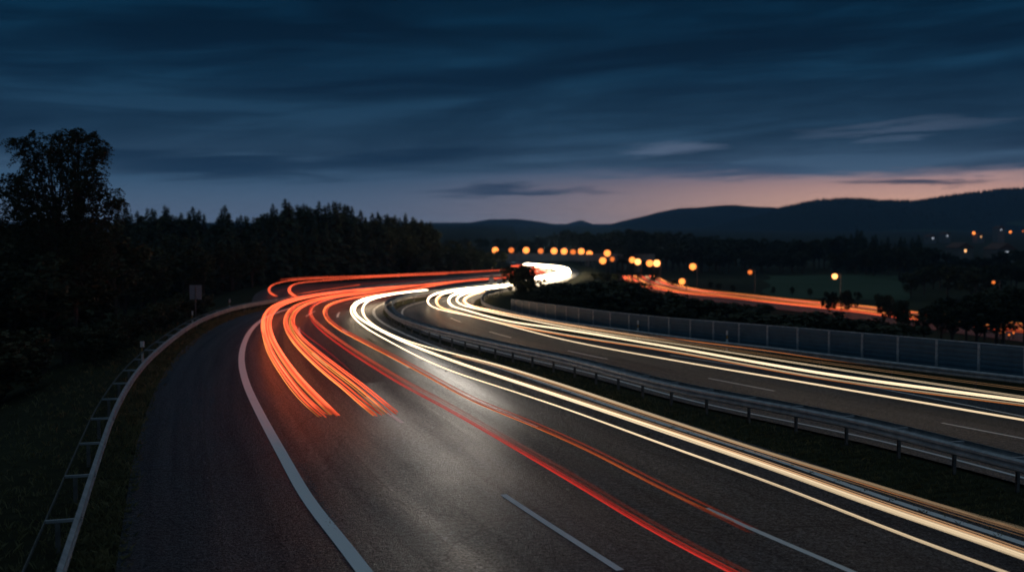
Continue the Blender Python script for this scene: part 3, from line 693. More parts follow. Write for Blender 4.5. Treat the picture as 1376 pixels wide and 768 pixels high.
for u, v, Y, zg, k, r, lab in [
    (816,340,310,-4.8,0,.82,'upper of three clustered orange street lamps right of the overpass row'),
    (810,350,300,-4.8,0,.82,'lower bright one of three clustered orange street lamps right of the overpass'),
    (822.5,348,320,-4.8,1,.60,'small dim one of three clustered orange street lamps right of the overpass'),
    (849.5,349,290,-4.8,0,.70,'left orange lamp of the pair above the bright start of the valley road'),
    (857,351.6,280,-4.8,2,.70,'right pale lamp of the pair above the bright start of the valley road'),
    (873,353.5,250,-4.9,0,.68,'left lamp of the two touching orange street lamps over lit foliage'),
    (882.5,353.5,246,-4.9,2,.68,'right brighter lamp of the two touching orange street lamps over lit foliage'),
    (931,358,215,-4.9,0,.58,'single orange street lamp high above the valley road, left of the dark trees'),
    (916.6,378,205,-4.9,0,.52,'low orange street lamp just above the valley road, beside a lit shrub'),
    (1008,365.5,188,-4.9,1,.34,'small soft orange street lamp midway along the valley road'),
    (1122,371,160,-4.9,2,.36,'brightest isolated orange street lamp in front of the dark meadow'),
    (1335.6,379,150,-4.9,1,.20,'small orange street lamp alone among the dark trees at the right edge')]:
    street_lamp(u, v, Y, zg, lab, k, r, arm=-1, group=R_)
for u, v, zg, k, r, lab in [(1307.7,313,0,0,1.0,'bigger orange village lamp on the hillside at the right'), (1356.6,311.5,0,0,.8,'orange village lamp on the hillside near the right edge'),(1374,310.5,0,1,.5,'faint orange village lamp cut by the right edge')]:
    Y = 900; x = (u-688)/FPX*Y; street_lamp(u, v, Y, terrain(x, Y), lab, k, r, group='village lamps')
for i, (u, v) in enumerate([(1339,445.6),(1344,447),(1350,446),(1356,449.5),(1362,447)]):
    p = gp(u, v, -4.3); t = tag(empty('bollard_lamp', (p[0], p[1], terrain(p[0], p[1]))), 'tiny orange ground lamp in the row behind the barrier at the far right', 'bollard lamp', 'tiny orange ground lamps')
    zz = -4.3-terrain(p[0], p[1])
    m = MB(); m.tube([(0, 0, 0), (0, 0, max(.2, zz-.1))], .06, 8); m.build('post', M_post, t)
    m = MB(); m.sphere((0, 0, max(.25, zz)), .10, 10, 6); m.build('globe', E_lamp[1], t)

BEAM = 85.0
# headlamps of the oncoming cars: warm beams raking over the asphalt
def beam(u, v, ua, va, power, angle=110):
    p = gp(u, v, 0)+np.array([0, 0, .8]); q = gp(ua, va, 0); d = Vector(q-p)
    l = bpy.data.lights.new('headlamp_beam', 'SPOT'); l.energy = power; l.color = (1, .90, .78); l.spot_size = math.radians(angle); l.spot_blend = 1.0; l.shadow_soft_size = .5
    o = bpy.data.objects.new('headlamp_beam', l); col.objects.link(o); o.location = tuple(p); o.rotation_euler = d.to_track_quat('-Z', 'Y').to_euler()
for k in range(18):
    f = k/17; beam(542+140*f, 455+82*f, 615+170*f, 515+155*f, BEAM*.55*(.25+.75*math.sin(PI*min(1, f*1.1))))
for k in range(9):
    f = k/8; beam(500+110*f, 510+95*f, 590+120*f, 620+120*f, BEAM*.20*(1-.5*f))

# ------------------------------------------------------------------ overpass
ob_ = tag(empty('overpass', (12, 333, -1.35)), 'low concrete overpass with parapet carrying the row of orange lamps across the far bend', 'bridge')
m = MB(); m.box((2, 0, .9), (62, 9, 1.3), bev=.1); m.build('deck', M_conc, ob_)
m = MB(); m.box((2, -4.3, 1.95), (62, .25, .8)); m.box((2, 4.3, 1.95), (62, .25, .8)); m.build('parapet', M_conc, ob_)
for px in (-22, -6, 12, 28):
    m = MB(); m.box((px, 0, -3), (1.0, 7, 6.6), bev=.3); m.build('pier', M_conc, ob_)

# ------------------------------------------------------------------ houses of the village
M_wall = simple('render_wall', (.22, .21, .19, 1), .85); M_roof = simple('tile_roof', (.16, .08, .06, 1), .8)
def house(u, v, Y, w, d, h, label, win=E_win, ww=1.6, wh=1.0, rz=0.2, zw=None):
    x = (u-688)/FPX*Y; zg = terrain(x, Y); t = tag(empty('house', (x, Y, zg), rz), label, 'house')
    if zw is not None: h = max(h, zw-zg+1.2)
    m = MB(); m.box((0, 0, h/2-.5), (w, d, h+1)); m.build('wall', M_wall, t)
    m = MB(); hw, hd = w/2+.4, d/2+.4; rh = w*.32
    m.add([(-hw, -hd, h), (hw, -hd, h), (hw, hd, h), (-hw, hd, h), (0, -hd, h+rh), (0, hd, h+rh)], [(0, 3, 2, 1), (0, 4, 5, 3), (1, 2, 5, 4), (0, 1, 4), (2, 3, 5)])
    m.build('roof', M_roof, t)
    zz = (zw-zg) if zw is not None else h*.5
    for sx in ((-.22, .22) if w > 9 else (0,)):
        m = MB(); m.box((sx*w, -d/2-.03, zz), (ww+.3, .06, wh+.3)); f = m.build('window', M_white, t)
        m = MB(); m.box((sx*w, -d/2-.07, zz), (ww, .04, wh)); m.build('pane', win, f)
house(1343, 338.6, 420, 8, 9, 4, 'white building with one brightly lit window low in the dark trees at the right', E_win, 1.5, .7, zw=height_at(338.6, 420))
house(1288.7, 336.6, 430, 7, 8, 4, 'small building with a faint narrow lit window left of the white building', E_winw, .8, 1.1, zw=height_at(336.6, 430))
for i, (u, v, ww, lab, wn) in enumerate([(1249.5,320,1.6,'village house with a pale lit window, leftmost on the hillside',E_win),(1269,316.8,1.3,'village house with a white lit window between the leftmost house and the big lamp',E_win),(1314,318,.8,'village house with a dim window under the bigger village lamp',E_winw),(1341,308.7,1.2,'village house highest on the hillside left of the edge lamp',E_win)]):
    house(u, v, 880+i*12, 7, 7, 4, lab, wn, ww, 1.2, zw=height_at(v, 880+i*12))

# ------------------------------------------------------------------ hills
def hill(name, prof, Yc, depth, mat, x_pad=300, tree=0.0, bumps=0.0):
    us = [a for a, b in prof]; vs = [b for a, b in prof]
    X0 = (us[0]-688)/FPX*Yc-x_pad; X1 = (us[-1]-688)/FPX*Yc+x_pad
    nx_, ny_ = 240, 22; mb = MB()
    for j in range(ny_+1):
        f = j/ny_*2-1; y = Yc+f*depth
        for i in range(nx_+1):
            x = X0+(X1-X0)*i/nx_; u = 688+x/Yc*FPX
            z = height_at(float(np.interp(u, us, vs)), Yc); e = min(1, (x-X0)/x_pad, (X1-x)/x_pad); e = max(0, e)
            if x_pad > 2000: e = 1
            sh = math.cos(f*PI/2)**1.3
            z = (z*e+40*sh*0)*sh + bumps*wob(x, y, 120)*sh*(1-sh)*4 - 12*(1-sh)
            z += bumps*.12*math.sin(x*.043)*sh
            mb.v.append((x, y, z))
    w = nx_+1
    mb.f = [(j*w+i, j*w+i+1, (j+1)*w+i+1, (j+1)*w+i) for j in range(ny_) for i in range(nx_)]
    return tag(mb.build(name, mat, smooth_=True), kind='structure')
hill('hill_range', [(380,316),(500,311),(584,306.6),(615,301.5),(645,297),(659.6,294.5),(693,294),(728,298),(752,303),(800,306),(900,310),(1000,315)], 4200, 900, M_hill, 700, bumps=6)
hill('hill_range', [(700,312),(752,303),(781,295.5),(803,303),(832,300),(860,305),(920,312)], 5400, 500, M_hill, 300, bumps=6)
hill('hill_range', [(760,314),(833.7,298),(879.5,286),(915,279.5),(981,275.5),(1032,279),(1062,284),(1120,292),(1200,300),(1300,306)], 3100, 700, M_hill, 400, bumps=8)
front = [(880,316),(960,304),(1030,286),(1062,278.5),(1098,271),(1134,269),(1184.7,272),(1230,272),(1286,263.5),(1347,256),(1376,255),(1500,252),(1700,262),(2000,290)]
hill('hill_range', front, 2300, 620, M_hill, 300, bumps=5)
# pale meadows draped on the slopes
def hillz(prof, Yc, depth, bumps, x, y):
    u = 688+x/Yc*FPX; z = height_at(float(np.interp(u, [a for a, b in prof], [b for a, b in prof])), Yc); f = (y-Yc)/depth
    sh = math.cos(f*PI/2)**1.3
    return z*sh+bumps*wob(x, y, 120)*sh*(1-sh)*4-12*(1-sh)+bumps*.12*math.sin(x*.043)*sh
def meadow(prof, Yc, depth, bumps, u0, u1, f0, f1):
    mb = MB(); n = 24
    for j in range(n+1):
        for i in range(n+1):
            a, b = i/n*2-1, j/n*2-1
            a, b = a*math.sqrt(1-b*b*.45), b*math.sqrt(1-a*a*.45)      # rounded outline
            x = ((u0+u1)/2+a*(u1-u0)/2*(1+.1*math.sin(b*5))-688)/FPX*Yc; y = Yc+depth*((f0+f1)/2+b*(f1-f0)/2)
            mb.v.append((x, y, hillz(prof, Yc, depth, bumps, x, y)+2.5))
    mb.f = [(j*(n+1)+i, j*(n+1)+i+1, (j+1)*(n+1)+i+1, (j+1)*(n+1)+i) for j in range(n) for i in range(n)]
    return tag(mb.build('hill_meadow', M_field, smooth_=True), kind='structure')
MEADOWS = [(1235, 1400, -.80, -.60), (1030, 1170, -.86, -.74), (1170, 1260, -.9, -.82)]
for a_ in MEADOWS: meadow(front, 2300, 620, 5, *a_)
mb = MB()
for j in range(25):
    for i in range(25):
        y = 186+(305-186)*j/24; x = (1030+190*i/24+6*math.sin(j*.7)-688)/FPX*y
        mb.v.append((x, y, terrain(x, y)+.08))
mb.f = [(j*25+i, j*25+i+1, (j+1)*25+i+1, (j+1)*25+i) for j in range(24) for i in range(24)]
tag(mb.build('valley_meadow', M_field, smooth_=True), kind='structure')
# hillside wood: small spruce silhouettes along the front ridge, merged
mb = MB()
for k in range(2600):
    u = random.uniform(1040, 1520); f = random.choice([random.gauss(0, .06), random.uniform(-.9, .1)])
    if any(a_[0]-15 < u < a_[1]+15 and a_[2]-.06 < f < a_[3]+.04 for a_ in MEADOWS): continue
    x = (u-688)/FPX*2300; y = 2300+f*620; uu = 688+x/2300*FPX
    z = height_at(float(np.interp(uu, [a for a, b in front], [b for a, b in front])), 2300); sh = math.cos(max(-1, min(1, f))*PI/2)**1.3
    z = z*sh+5*wob(x, y, 120)*sh*(1-sh)*4-12*(1-sh)
    h = random.uniform(4, 8.5); r = random.uniform(1.8, 3.2); n = 5
    mb.add([(x+r*math.cos(2*PI*i/n), y+r*math.sin(2*PI*i/n), z-1) for i in range(n)]+[(x, y, z+h)], [(i, (i+1) % n, n) for i in range(n)])
tag(mb.build('hillside_wood', M_hillwood), 'far-off dark spruce wood covering the right hillside and its ridge', 'forest', kind='stuff')

# ------------------------------------------------------------------ trees
def mk_conifer(seed, H=12.0):
    rr = random.Random(seed); t = empty('spruce_tree', (0, 0, 0)); m = MB()
    m.tube([(0, 0, -.8), (0, 0, H*.5), (0, 0, H*.97)], [.20, .12, .02], 7); m.build('trunk', M_bark, t)
    m = MB(); z = H*.08; wid = rr.uniform(.26, .34)*H
    while z < H*.985:
        f = 1-z/H; R = wid*(f**.85)*rr.uniform(.75, 1.15)+.12; nb = max(4, int(5+6*f))
        for k in range(nb):
            a = 2*PI*(k+rr.random())/nb; L = R*rr.uniform(.6, 1.15); dz = -L*rr.uniform(.15, .5)
            ca, sa = math.cos(a), math.sin(a); w = L*rr.uniform(.18, .3)+.05
            # drooping spray: kite quads plus hanging fringe
            p0 = (0, 0, z); p1 = (ca*L*.55-sa*w, sa*L*.55+ca*w, z+dz*.35-.05); p2 = (ca*L, sa*L, z+dz); p3 = (ca*L*.55+sa*w, sa*L*.55-ca*w, z+dz*.4)
            m.add([p0, p1, p2, p3], [(0, 1, 2, 3)])
            for q in (.45, .7, .92):
                hx, hy, hz = ca*L*q, sa*L*q, z+dz*q; d = rr.uniform(.15, .45)*(.4+L*.3); ww = w*.8
                m.add([(hx-sa*ww, hy+ca*ww, hz), (hx+sa*ww, hy-ca*ww, hz), (hx+ca*.08, hy+sa*.08, hz-d)], [(0, 1, 2)])
        z += H*.022*rr.uniform(.8, 1.5)*(.6+f)
    m.tube([(0, 0, H*.93), (0, 0, H*1.0)], [.05, .01], 4)
    m.build('crown', M_needle, t); return t, H
def leafclump(m, rr, c, r, n, ls):
    for _ in range(n):
        while True:
            p = [rr.uniform(-1, 1) for _ in range(3)]; q = p[0]**2+p[1]**2+p[2]**2
            if .1 < q < 1: break
        x, y, z = c[0]+p[0]*r, c[1]+p[1]*r, c[2]+p[2]*r*.8
        a, b = rr.uniform(0, 2*PI), rr.uniform(-1.2, 1.2); s = ls*rr.uniform(.6, 1.4)
        e1 = np.array([math.cos(a), math.sin(a), 0])*s; e2 = np.array([-math.sin(a)*math.sin(b), math.cos(a)*math.sin(b), -math.cos(b)])*s*.7
        o = np.array([x, y, z]); m.add([o-e1, o+e2*.8, o+e1, o-e2], [(0, 1, 2, 3)])
def limbs(m, rr, H, tips, r0=.2, base=-.6):
    m.tube([(0, 0, base), (rr.uniform(-.1, .1), rr.uniform(-.1, .1), H*.3), (rr.uniform(-.3, .3), rr.uniform(-.3, .3), H*.75)], [r0, r0*.7, r0*.2], 8)
    for tp in tips:
        zb = max(.3, min(H*.6, tp[2]*.55)); mid = (tp[0]*.45, tp[1]*.45, (zb+tp[2])/2+.1)
        m.tube([(0, 0, zb), mid, tp], [r0*.4, r0*.22, r0*.06], 5)
def mk_broad(name, seed, H=9.0, W=3.2, low=.12, nclump=70, per=55, ls=.17, mat=M_leaf, r0=.2):
    rr = random.Random(seed); t = empty(name, (0, 0, 0)); cs = []
    lobes = [(rr.uniform(-.5, .5)*W, rr.uniform(-.5, .5)*W, H*rr.uniform(.4, .8), rr.uniform(.35, .6)*W) for _ in range(6)]+[(0, 0, H*.78, W*.45)]
    for _ in range(nclump):
        lx, ly, lz, lr = rr.choice(lobes); a = rr.uniform(0, 2*PI); e = math.asin(rr.uniform(-.8, 1)); q = lr*rr.uniform(.55, 1.08)
        x, y, z = lx+q*math.cos(a)*math.cos(e), ly+q*math.sin(a)*math.cos(e), lz+q*math.sin(e)*1.15
        if z < H*low: z = H*(low+rr.uniform(0, .2))
        cs.append((x, y, min(z, H*.97)))
    m = MB(); limbs(m, rr, H, cs[::5], r0); m.build('trunk' if H > 5 else 'stems', M_bark, t)
    m = MB()
    for c in cs: leafclump(m, rr, c, rr.uniform(.3, .75)*W/3.2, per, ls)
    m.build('crown' if H > 5 else 'foliage', mat, t); return t, H
def mk_bush(seed):
    return mk_broad('bush', seed, H=2.6, W=1.9, low=.05, nclump=60, per=85, ls=.095, mat=M_bushleaf, r0=.05)
protos = {'spruce': [mk_conifer(s, 12.0) for s in (1, 2, 3, 4, 5)], 'broad': [mk_broad('broadleaf_tree', s) for s in (11, 12, 13, 14)], 'bush': [mk_bush(s) for s in (21, 22, 23)]}
used = set()
def plant(kind, x, y, h, label, group, wid=1.0, zg=None, k=None):
    i = random.randrange(len(protos[kind])) if k is None else k
    pr, H = protos[kind][i]
    if (kind, i) in used: t = copy_tree(pr)
    else: t = pr; used.add((kind, i))
    s = h/H; z = terrain(x, y) if zg is None else zg
    t.location = (x, y, z-.05); t.rotation_euler = (0, 0, random.uniform(0, 2*PI)); t.scale = (s*wid, s*wid, s)
    cat = {'spruce': 'tree', 'broad': 'tree', 'bush': 'bush'}[kind]
    tag(t, label, cat, group); return t
def clear(x, y, d=3.0):
    return kd.find((x, y, 0))[2] > d and k2.find((x, y, 0))[2] > 7.5
def row(kind, u0, u1, n, Yf, vf, label, group, jit=4.0, wid=(.85, 1.15), dmin=3.0, maxh=22, clr=True, var=.06):
    for i in range(n):
        u = u0+(u1-u0)*(i+random.uniform(.1, .9))/n
        for _ in range(6):
            Y = Yf(u)*random.uniform(.93, 1.07) if callable(Yf) else random.uniform(*Yf)
            x = (u-688)/FPX*Y
            if not clr or clear(x, Y, dmin): break
            u += random.uniform(-6, 6)
        else: continue
        z = terrain(x, Y); zt = height_at(vf(u), Y); h = (zt-z)*(1+random.uniform(-var, var*.4))
        if h < .8: continue
        plant(kind, x, Y, min(maxh, h), label, group, random.uniform(*wid))
def interp(pts): 
    a = [p[0] for p in pts]; b = [p[1] for p in pts]
    return lambda u: float(np.interp(u, a, b))
sky_l = interp([(0,285),(170,277),(200,279),(225,275),(250,284),(262,277),(285,289),(307,274),(320,287),(350,282),(370,265),(385,266),(400,267),(420,269),(450,270),(480,279),(500,282),(550,286),(575,291),(584,302),(592,318)])
SP = 'dark spruce in the forest skyline behind the left guard rail and slip road'
GF = 'spruces of the forest on the left'
row('spruce', 160, 590, 80, (150, 185), lambda u: sky_l(u)+2, SP, GF, wid=(.85, 1.25), var=.13)
row('broad', 165, 590, 18, (150, 175), lambda u: sky_l(u)+7, 'broadleaf tree standing among the spruces of the left forest skyline', 'broadleaf trees in the left forest skyline', wid=(.8, 1.2), var=.12)
row('spruce', 355, 580, 22, (165, 200), lambda u: sky_l(u)+4, SP, GF, wid=(.8, 1.1), var=.08)
row('spruce', 100, 560, 40, (118, 148), lambda u: sky_l(u)+26, SP, GF, wid=(.9, 1.2), var=.1)
row('broad', 150, 400, 20, (95, 135), lambda u: 318+6*math.sin(u*.05), 'low rounded broadleaf tree in the dark forest edge behind the left guard rail', 'broadleaf trees of the forest edge on the left', wid=(.9, 1.3), var=.12, dmin=2.5)
row('broad', 395, 640, 26, (138, 185), lambda u: interp([(390,322),(500,325),(560,318),(600,318),(640,330),(660,345)])(u)+4*math.sin(u*.09), 'rounded broadleaf tree on the dark slope above the slip road', 'broadleaf trees above the slip road', wid=(1.0, 1.4), var=.1, dmin=3)
row('broad', 600, 680, 9, (190, 250), lambda u: 328+.1*(u-600), 'small dark broadleaf tree left of the overpass', 'broadleaf trees left of the overpass', wid=(1.0, 1.4), dmin=3)
row('bush', 120, 345, 22, lambda u: interp([(120,50),(200,62),(260,80),(345,108)])(u), lambda u: interp([(120,440),(200,415),(260,392),(345,380)])(u), 'dark shrub on the grass bank behind the left guard rail', 'shrubs behind the left guard rail', wid=(1.0, 1.5), dmin=3.5, maxh=3.5)
# near left dark trees below the tall one
row('broad', -60, 150, 11, (44, 66), lambda u: 330+12*math.sin(u*.06), 'broadleaf tree in the black thicket at the left edge', 'broadleaf trees at the left edge', wid=(1.0, 1.4), dmin=7)
row('broad', -80, 165, 9, (70, 95), lambda u: 285+8*math.sin(u*.05), 'tall broadleaf tree behind the thicket at the left edge', 'tall broadleaf trees at the left edge', wid=(.9, 1.2), dmin=8)
row('bush', -60, 140, 14, (34, 48), lambda u: 452+10*math.sin(u*.1), 'dark shrub at the foot of the trees at the left edge', 'shrubs at the left edge', wid=(1.0, 1.5), dmin=6.5, maxh=3)
# the tall double-crowned tree
def tall_tree():
    Y = 58.0; xc = (92-688)/FPX*Y; zg = terrain(xc, Y); rr = random.Random(5)
    t = tag(empty('birch_tree', (xc, Y, zg-.1)), 'tallest tree with feathery drooping crown in two heads standing above the left forest', 'tree')
    pts = [(46,182,9),(40,196,12),(58,200,12),(48,214,15),(62,226,12),(36,228,13),(50,244,16),(56,262,18),(30,250,12),(14,240,11),(4,256,12),(22,266,18),(90,179,10),(104,186,10),(92,196,14),(88,214,13),(106,210,14),(94,232,14),(108,240,15),(92,254,14),(120,182,11),(130,194,11),(124,208,13),(132,224,11),(122,236,13),(134,252,15),(150,262,12),(158,272,9),(116,268,20),(84,276,18),(50,284,24),(20,290,24),(140,284,18),(100,296,26),(60,310,30),(130,312,26),(40,335,30),(90,335,32),(125,345,26),(60,365,26),(76,182,4),(142,204,5),(26,188,4),(112,176,5)]
    m = MB(); tr = MB(); top = height_at(175, Y)-zg
    for a in (-.7, .5):
        tr.tube([(a*.3, 0, -.5), (a*.7, .1, top*.35), (a*1.1, 0, top*.7), (a*1.4, .05, top*.93)], [.22, .16, .09, .03], 8)
    for (u, v, r) in pts:
        cx = (u-688)/FPX*Y-xc; cz = height_at(v, Y)-zg; R = r/FPX*Y; n = int(10+R*R*85)
        cy0 = rr.uniform(-.8, .8)
        tr.tube([((-.6 if cx < 0 else .5), 0, cz*.62), (cx*.6, cy0*.5, cz*.85), (cx, cy0, cz)], [.07, .04, .012], 5)
        for _ in range(n):
            a = rr.uniform(0, 2*PI); q = R*math.sqrt(rr.random()); c = (cx+q*math.cos(a), cy0+rr.uniform(-R, R)*1.2, cz+q*math.sin(a))
            # drooping sprig
            L = rr.uniform(.2, .6); dx = rr.uniform(-.45, .45)
            for s_ in range(8):
                f = s_/7; leafclump(m, rr, (c[0]+dx*f*1.5, c[1]+rr.uniform(-.1, .1), c[2]-L*f*f*1.2+.12*f), .10, 5, .05)
    tr.build('trunk', M_bark, t); m.build('crown', M_leaf, t)
tall_tree()
# bush hiding the junction of the bends, shrubs beyond the barrier
p = gp(697, 397, 0)
plant('bush', p[0], p[1]+2.5, 3.0, 'dark round bush standing in front of the far bend and splitting the light trails', None, .85, zg=-.2, k=0)
plant('bush', p[0]+.3, p[1]+3.6, 3.1, 'tall dark bush directly behind the round bush by the far bend', None, .8, zg=-.2, k=1)
plant('bush', p[0]+1.6, p[1]+.5, 1.9, 'smaller dark bush at the right foot of the round bush by the far bend', None, 1.1, zg=-.2)
BG = 'bushes between the noise barrier and the valley road'
bb = interp([(700,392),(740,388),(775,382),(800,376),(830,380),(870,396),(930,404),(980,408),(1060,418),(1120,420)])
row('bush', 700, 880, 24, (96, 150), lambda u: bb(u), 'leafy dark bush in the thicket beyond the far end of the noise barrier', BG, wid=(1.1, 1.7), dmin=2.5, maxh=5)
row('bush', 660, 760, 10, (88, 104), lambda u: interp([(660,399),(700,396),(760,398)])(u), 'leafy dark bush in the thicket beyond the far end of the noise barrier', BG, wid=(1.1, 1.6), dmin=1.8, maxh=4)
row('broad', 788, 850, 8, (140, 175), lambda u: interp([(785,374),(800,364),(830,366),(860,380)])(u), 'dark broadleaf tree right of the far bend', 'broadleaf trees right of the far bend', wid=(1.0, 1.5), dmin=3, maxh=8)
row('bush', 860, 1010, 22, (100, 130), lambda u: bb(u)+2, 'dark bush on the bank behind the middle of the noise barrier', 'bushes on the bank behind the noise barrier', wid=(1.2, 1.8), dmin=3, maxh=5.5)
row('bush', 1010, 1200, 16, (80, 100), lambda u: interp([(1010,424),(1100,428),(1200,440)])(u), 'dark bush on the bank behind the middle of the noise barrier', 'bushes on the bank behind the noise barrier', wid=(1.2, 1.8), dmin=3, maxh=5)
# lamp-lit shrubs by the valley road
for u, Y, v, lab in ((1116,150,393,'lamp-lit orange shrub left one of two in front of the valley road'),(1142,148,392,'lamp-lit orange shrub right one of two in front of the valley road'),(1190,135,398,'narrow dark shrub in front of the valley road, right of the two lit ones'),(1212,120,405,'lower dark shrub right of the narrow one in front of the valley road')):
    x = (u-688)/FPX*Y; z = terrain(x, Y); plant('bush', x, Y, height_at(v, Y)-z, lab, None, .6)
for u, Y, v in ((880,240,362),(905,232,374),(955,222,378),(965,216,380),(985,205,392),(1040,200,396),(1065,198,396),(1090,188,398),(1135,176,392),(1155,174,398),(1180,170,402)):
    x = (u-688)/FPX*Y; z = terrain(x, Y); plant('broad', x, Y, max(2, height_at(v, Y)-z), 'small orange-lit tree on the far side of the valley road', 'lamp-lit trees along the valley road', 1.0)
# mid woods behind the valley road
sk2 = interp([(600,322),(640,318),(700,322),(740,312),(760,306),(790,308),(830,305),(880,308),(910,308),(950,313),(1000,317),(1060,320),(1130,316)])
WG = 'trees of the wood beyond the valley road'
row('broad', 700, 1135, 46, (345, 430), sk2, 'broadleaf tree in the dark wood beyond the valley road', WG, wid=(1.2, 1.7), maxh=40, clr=True, var=.1)
row('broad', 600, 745, 12, (380, 430), interp([(600,320),(640,318),(745,320)]), 'broadleaf tree in the dark wood beyond the overpass', 'trees of the wood beyond the overpass', wid=(1.2, 1.7), maxh=40, var=.1)
row('broad', 836, 1080, 24, (325, 345), lambda u: sk2(u)+16, 'broadleaf tree in the dark wood beyond the valley road', WG, wid=(1.2, 1.7), maxh=40, var=.12)
row('spruce', 1130, 1235, 14, (330, 370), interp([(1130,314),(1145,308),(1160,311),(1172,307),(1190,318),(1220,320),(1235,312)]), 'pointed spruce in the wood below the village hillside', 'spruces below the village hillside', wid=(1.0, 1.4), maxh=30, var=.15)
row('spruce', 735, 775, 5, (330, 350), interp([(735,318),(752,306),(775,306)]), 'pointed spruce behind the right end of the overpass', 'spruces behind the overpass', wid=(1.0, 1.4), maxh=30)
row('broad', 1120, 1400, 24, (270, 330), interp([(1120,338),(1200,326),(1250,330),(1290,342),(1330,344),(1350,336),(1400,330)]), 'broadleaf tree in the black wood at the right edge', 'trees of the wood at the right edge', wid=(1.2, 1.7), maxh=40, var=.1)
row('broad', 1205, 1400, 15, (170, 230), interp([(1205,372),(1240,352),(1300,352),(1400,345)]), 'broadleaf tree in the black wood at the right edge', 'trees of the wood at the right edge', wid=(1.2, 1.7), maxh=40, dmin=3, var=.1)
row('broad', 1240, 1400, 10, (95, 125), interp([(1240,405),(1300,385),(1400,375)]), 'dark broadleaf tree close behind the right end of the noise barrier', 'trees close behind the noise barrier', wid=(1.2, 1.6), maxh=40, dmin=3, var=.1)
for (k, i) in [(k, i) for k in protos for i in range(len(protos[k])) if (k, i) not in used]:
    pr, H = protos[k][i]
    for ch in list(pr.children): bpy.data.objects.remove(ch)
    bpy.data.objects.remove(pr)

# ------------------------------------------------------------------ grass
def grass(name, label, pts, n, hmin, hmax, mat=M_grass):
    rr = random.Random(3); m = MB()
    for _ in range(n):
        x, y = pts(rr); z = terrain_fast(x, y); k = rr.choice((3, 4, 5))
        for _ in range(k):
            bx, by = x+rr.gauss(0, .04), y+rr.gauss(0, .04); h = rr.uniform(hmin, hmax); a = rr.uniform(0, 2*PI); w = rr.uniform(.004, .009)*1.6
            lx, ly = rr.gauss(0, .45)*h, rr.gauss(0, .45)*h; ca, sa = math.cos(a)*w, math.sin(a)*w
            m.add([(bx-ca, by-sa, z-.01), (bx+ca, by+sa, z-.01), (bx+lx*.4+ca*.7, by+ly*.4+sa*.7, z+h*.6), (bx+lx, by+ly, z+h*.92)], [(0, 1, 2), (0, 2, 3)])
    return tag(m.build(name, mat), label, 'grass', kind='stuff')
terrain_fast = terrain
Lr = resample(Lrail, .5); ns, _ = normals(Lr)
def left_pts(rr):
    while True:
        i = int(len(Lr)*rr.random()**2.2*.62)+16; i = min(i, len(Lr)-1)
        o = rr.choice((rr.uniform(-.2, .95), rr.uniform(-.2, 1.0), -abs(rr.gauss(0, 2.6))))
        p = Lr[i]+ns[i]*o
        if kd.find((p[0], p[1], 0))[2] > .12: return p[0], p[1]
grass('verge_grass', 'short dark grass along the left verge under and behind the guard rail', left_pts, 9000, .05, .2)
Mr = resample(Med, .5); nm, _ = normals(Mr)
def med_pts(rr):
    while True:
        i = int(len(Mr)*rr.random()**1.8*.8); p = Mr[i]+nm[i]*rr.uniform(-4.2, .4)
        d = kd.find((p[0], p[1], 0))[2]
        if .3 < d: return p[0], p[1]
grass('median_grass', 'low tufted grass in the median below the double-sided guard rail', med_pts, 9000, .04, .16)

# ------------------------------------------------------------------ haze
HZ = True
if HZ:
    m = MB(); m.box((0, 2950, 52), (11000, 6500, 166)); ho = m.build('haze', None)
    hm = bpy.data.materials.new('evening_haze'); hm.use_nodes = True; hn = hm.node_tree; hn.nodes.clear()
    o_ = N(hn, 'ShaderNodeOutputMaterial'); pv = N(hn, 'ShaderNodeVolumePrincipled', ins={'Color': (.28, .60, 1, 1), 'Density': 1.7e-4, 'Anisotropy': .2}); hn.links.new(pv.outputs[0], o_.inputs['Volume'])
    ho.data.materials.clear(); ho.data.materials.append(hm); tag(ho, 'thin even evening haze over the valley and hills', 'haze', kind='stuff')

# ------------------------------------------------------------------ world
w = bpy.data.worlds.new('World'); scene.world = w; w.use_nodes = True; nt = w.node_tree; nt.nodes.clear()
out = N(nt, 'ShaderNodeOutputWorld'); bg = N(nt, 'ShaderNodeBackground')
tc = N(nt, 'ShaderNodeTexCoord'); sep = N(nt, 'ShaderNodeSeparateXYZ'); nt.links.new(tc.outputs['Generated'], sep.inputs[0])
X, Y, Z = sep.outputs
az = math_(nt, 'ARCTAN2', X, Y)            # 0 ahead, + to the right
zc = math_(nt, 'MAXIMUM', Z, 0.0)
elev = math_(nt, 'MULTIPLY', zc, 4.0)      # 0..~1 over the visible sky
# clear twilight behind the clouds: west (right) glows, east does not
east = ramp(nt, [(0, hexl('#5b6577')), (.10, hexl('#4b586d')), (.22, hexl('#37506a')), (.45, hexl('#1a3d5a')), (1, hexl('#08304c'))], elev)
west = ramp(nt, [(0, hexl('#cf9a80')), (.12, hexl('#c99580')), (.19, hexl('#b58880')), (.25, hexl('#7f7484')), (.36, hexl('#4a5f79')), (.6, hexl('#22435f')), (1, hexl('#0c3350'))], elev)
daz = math_(nt, 'SUBTRACT', az, .40)
glow = math_(nt, 'POWER', 2.71828, math_(nt, 'MULTIPLY', math_(nt, 'MULTIPLY', daz, daz), -12))
clear_sky = mix(nt, glow, east.outputs[0], west.outputs[0])
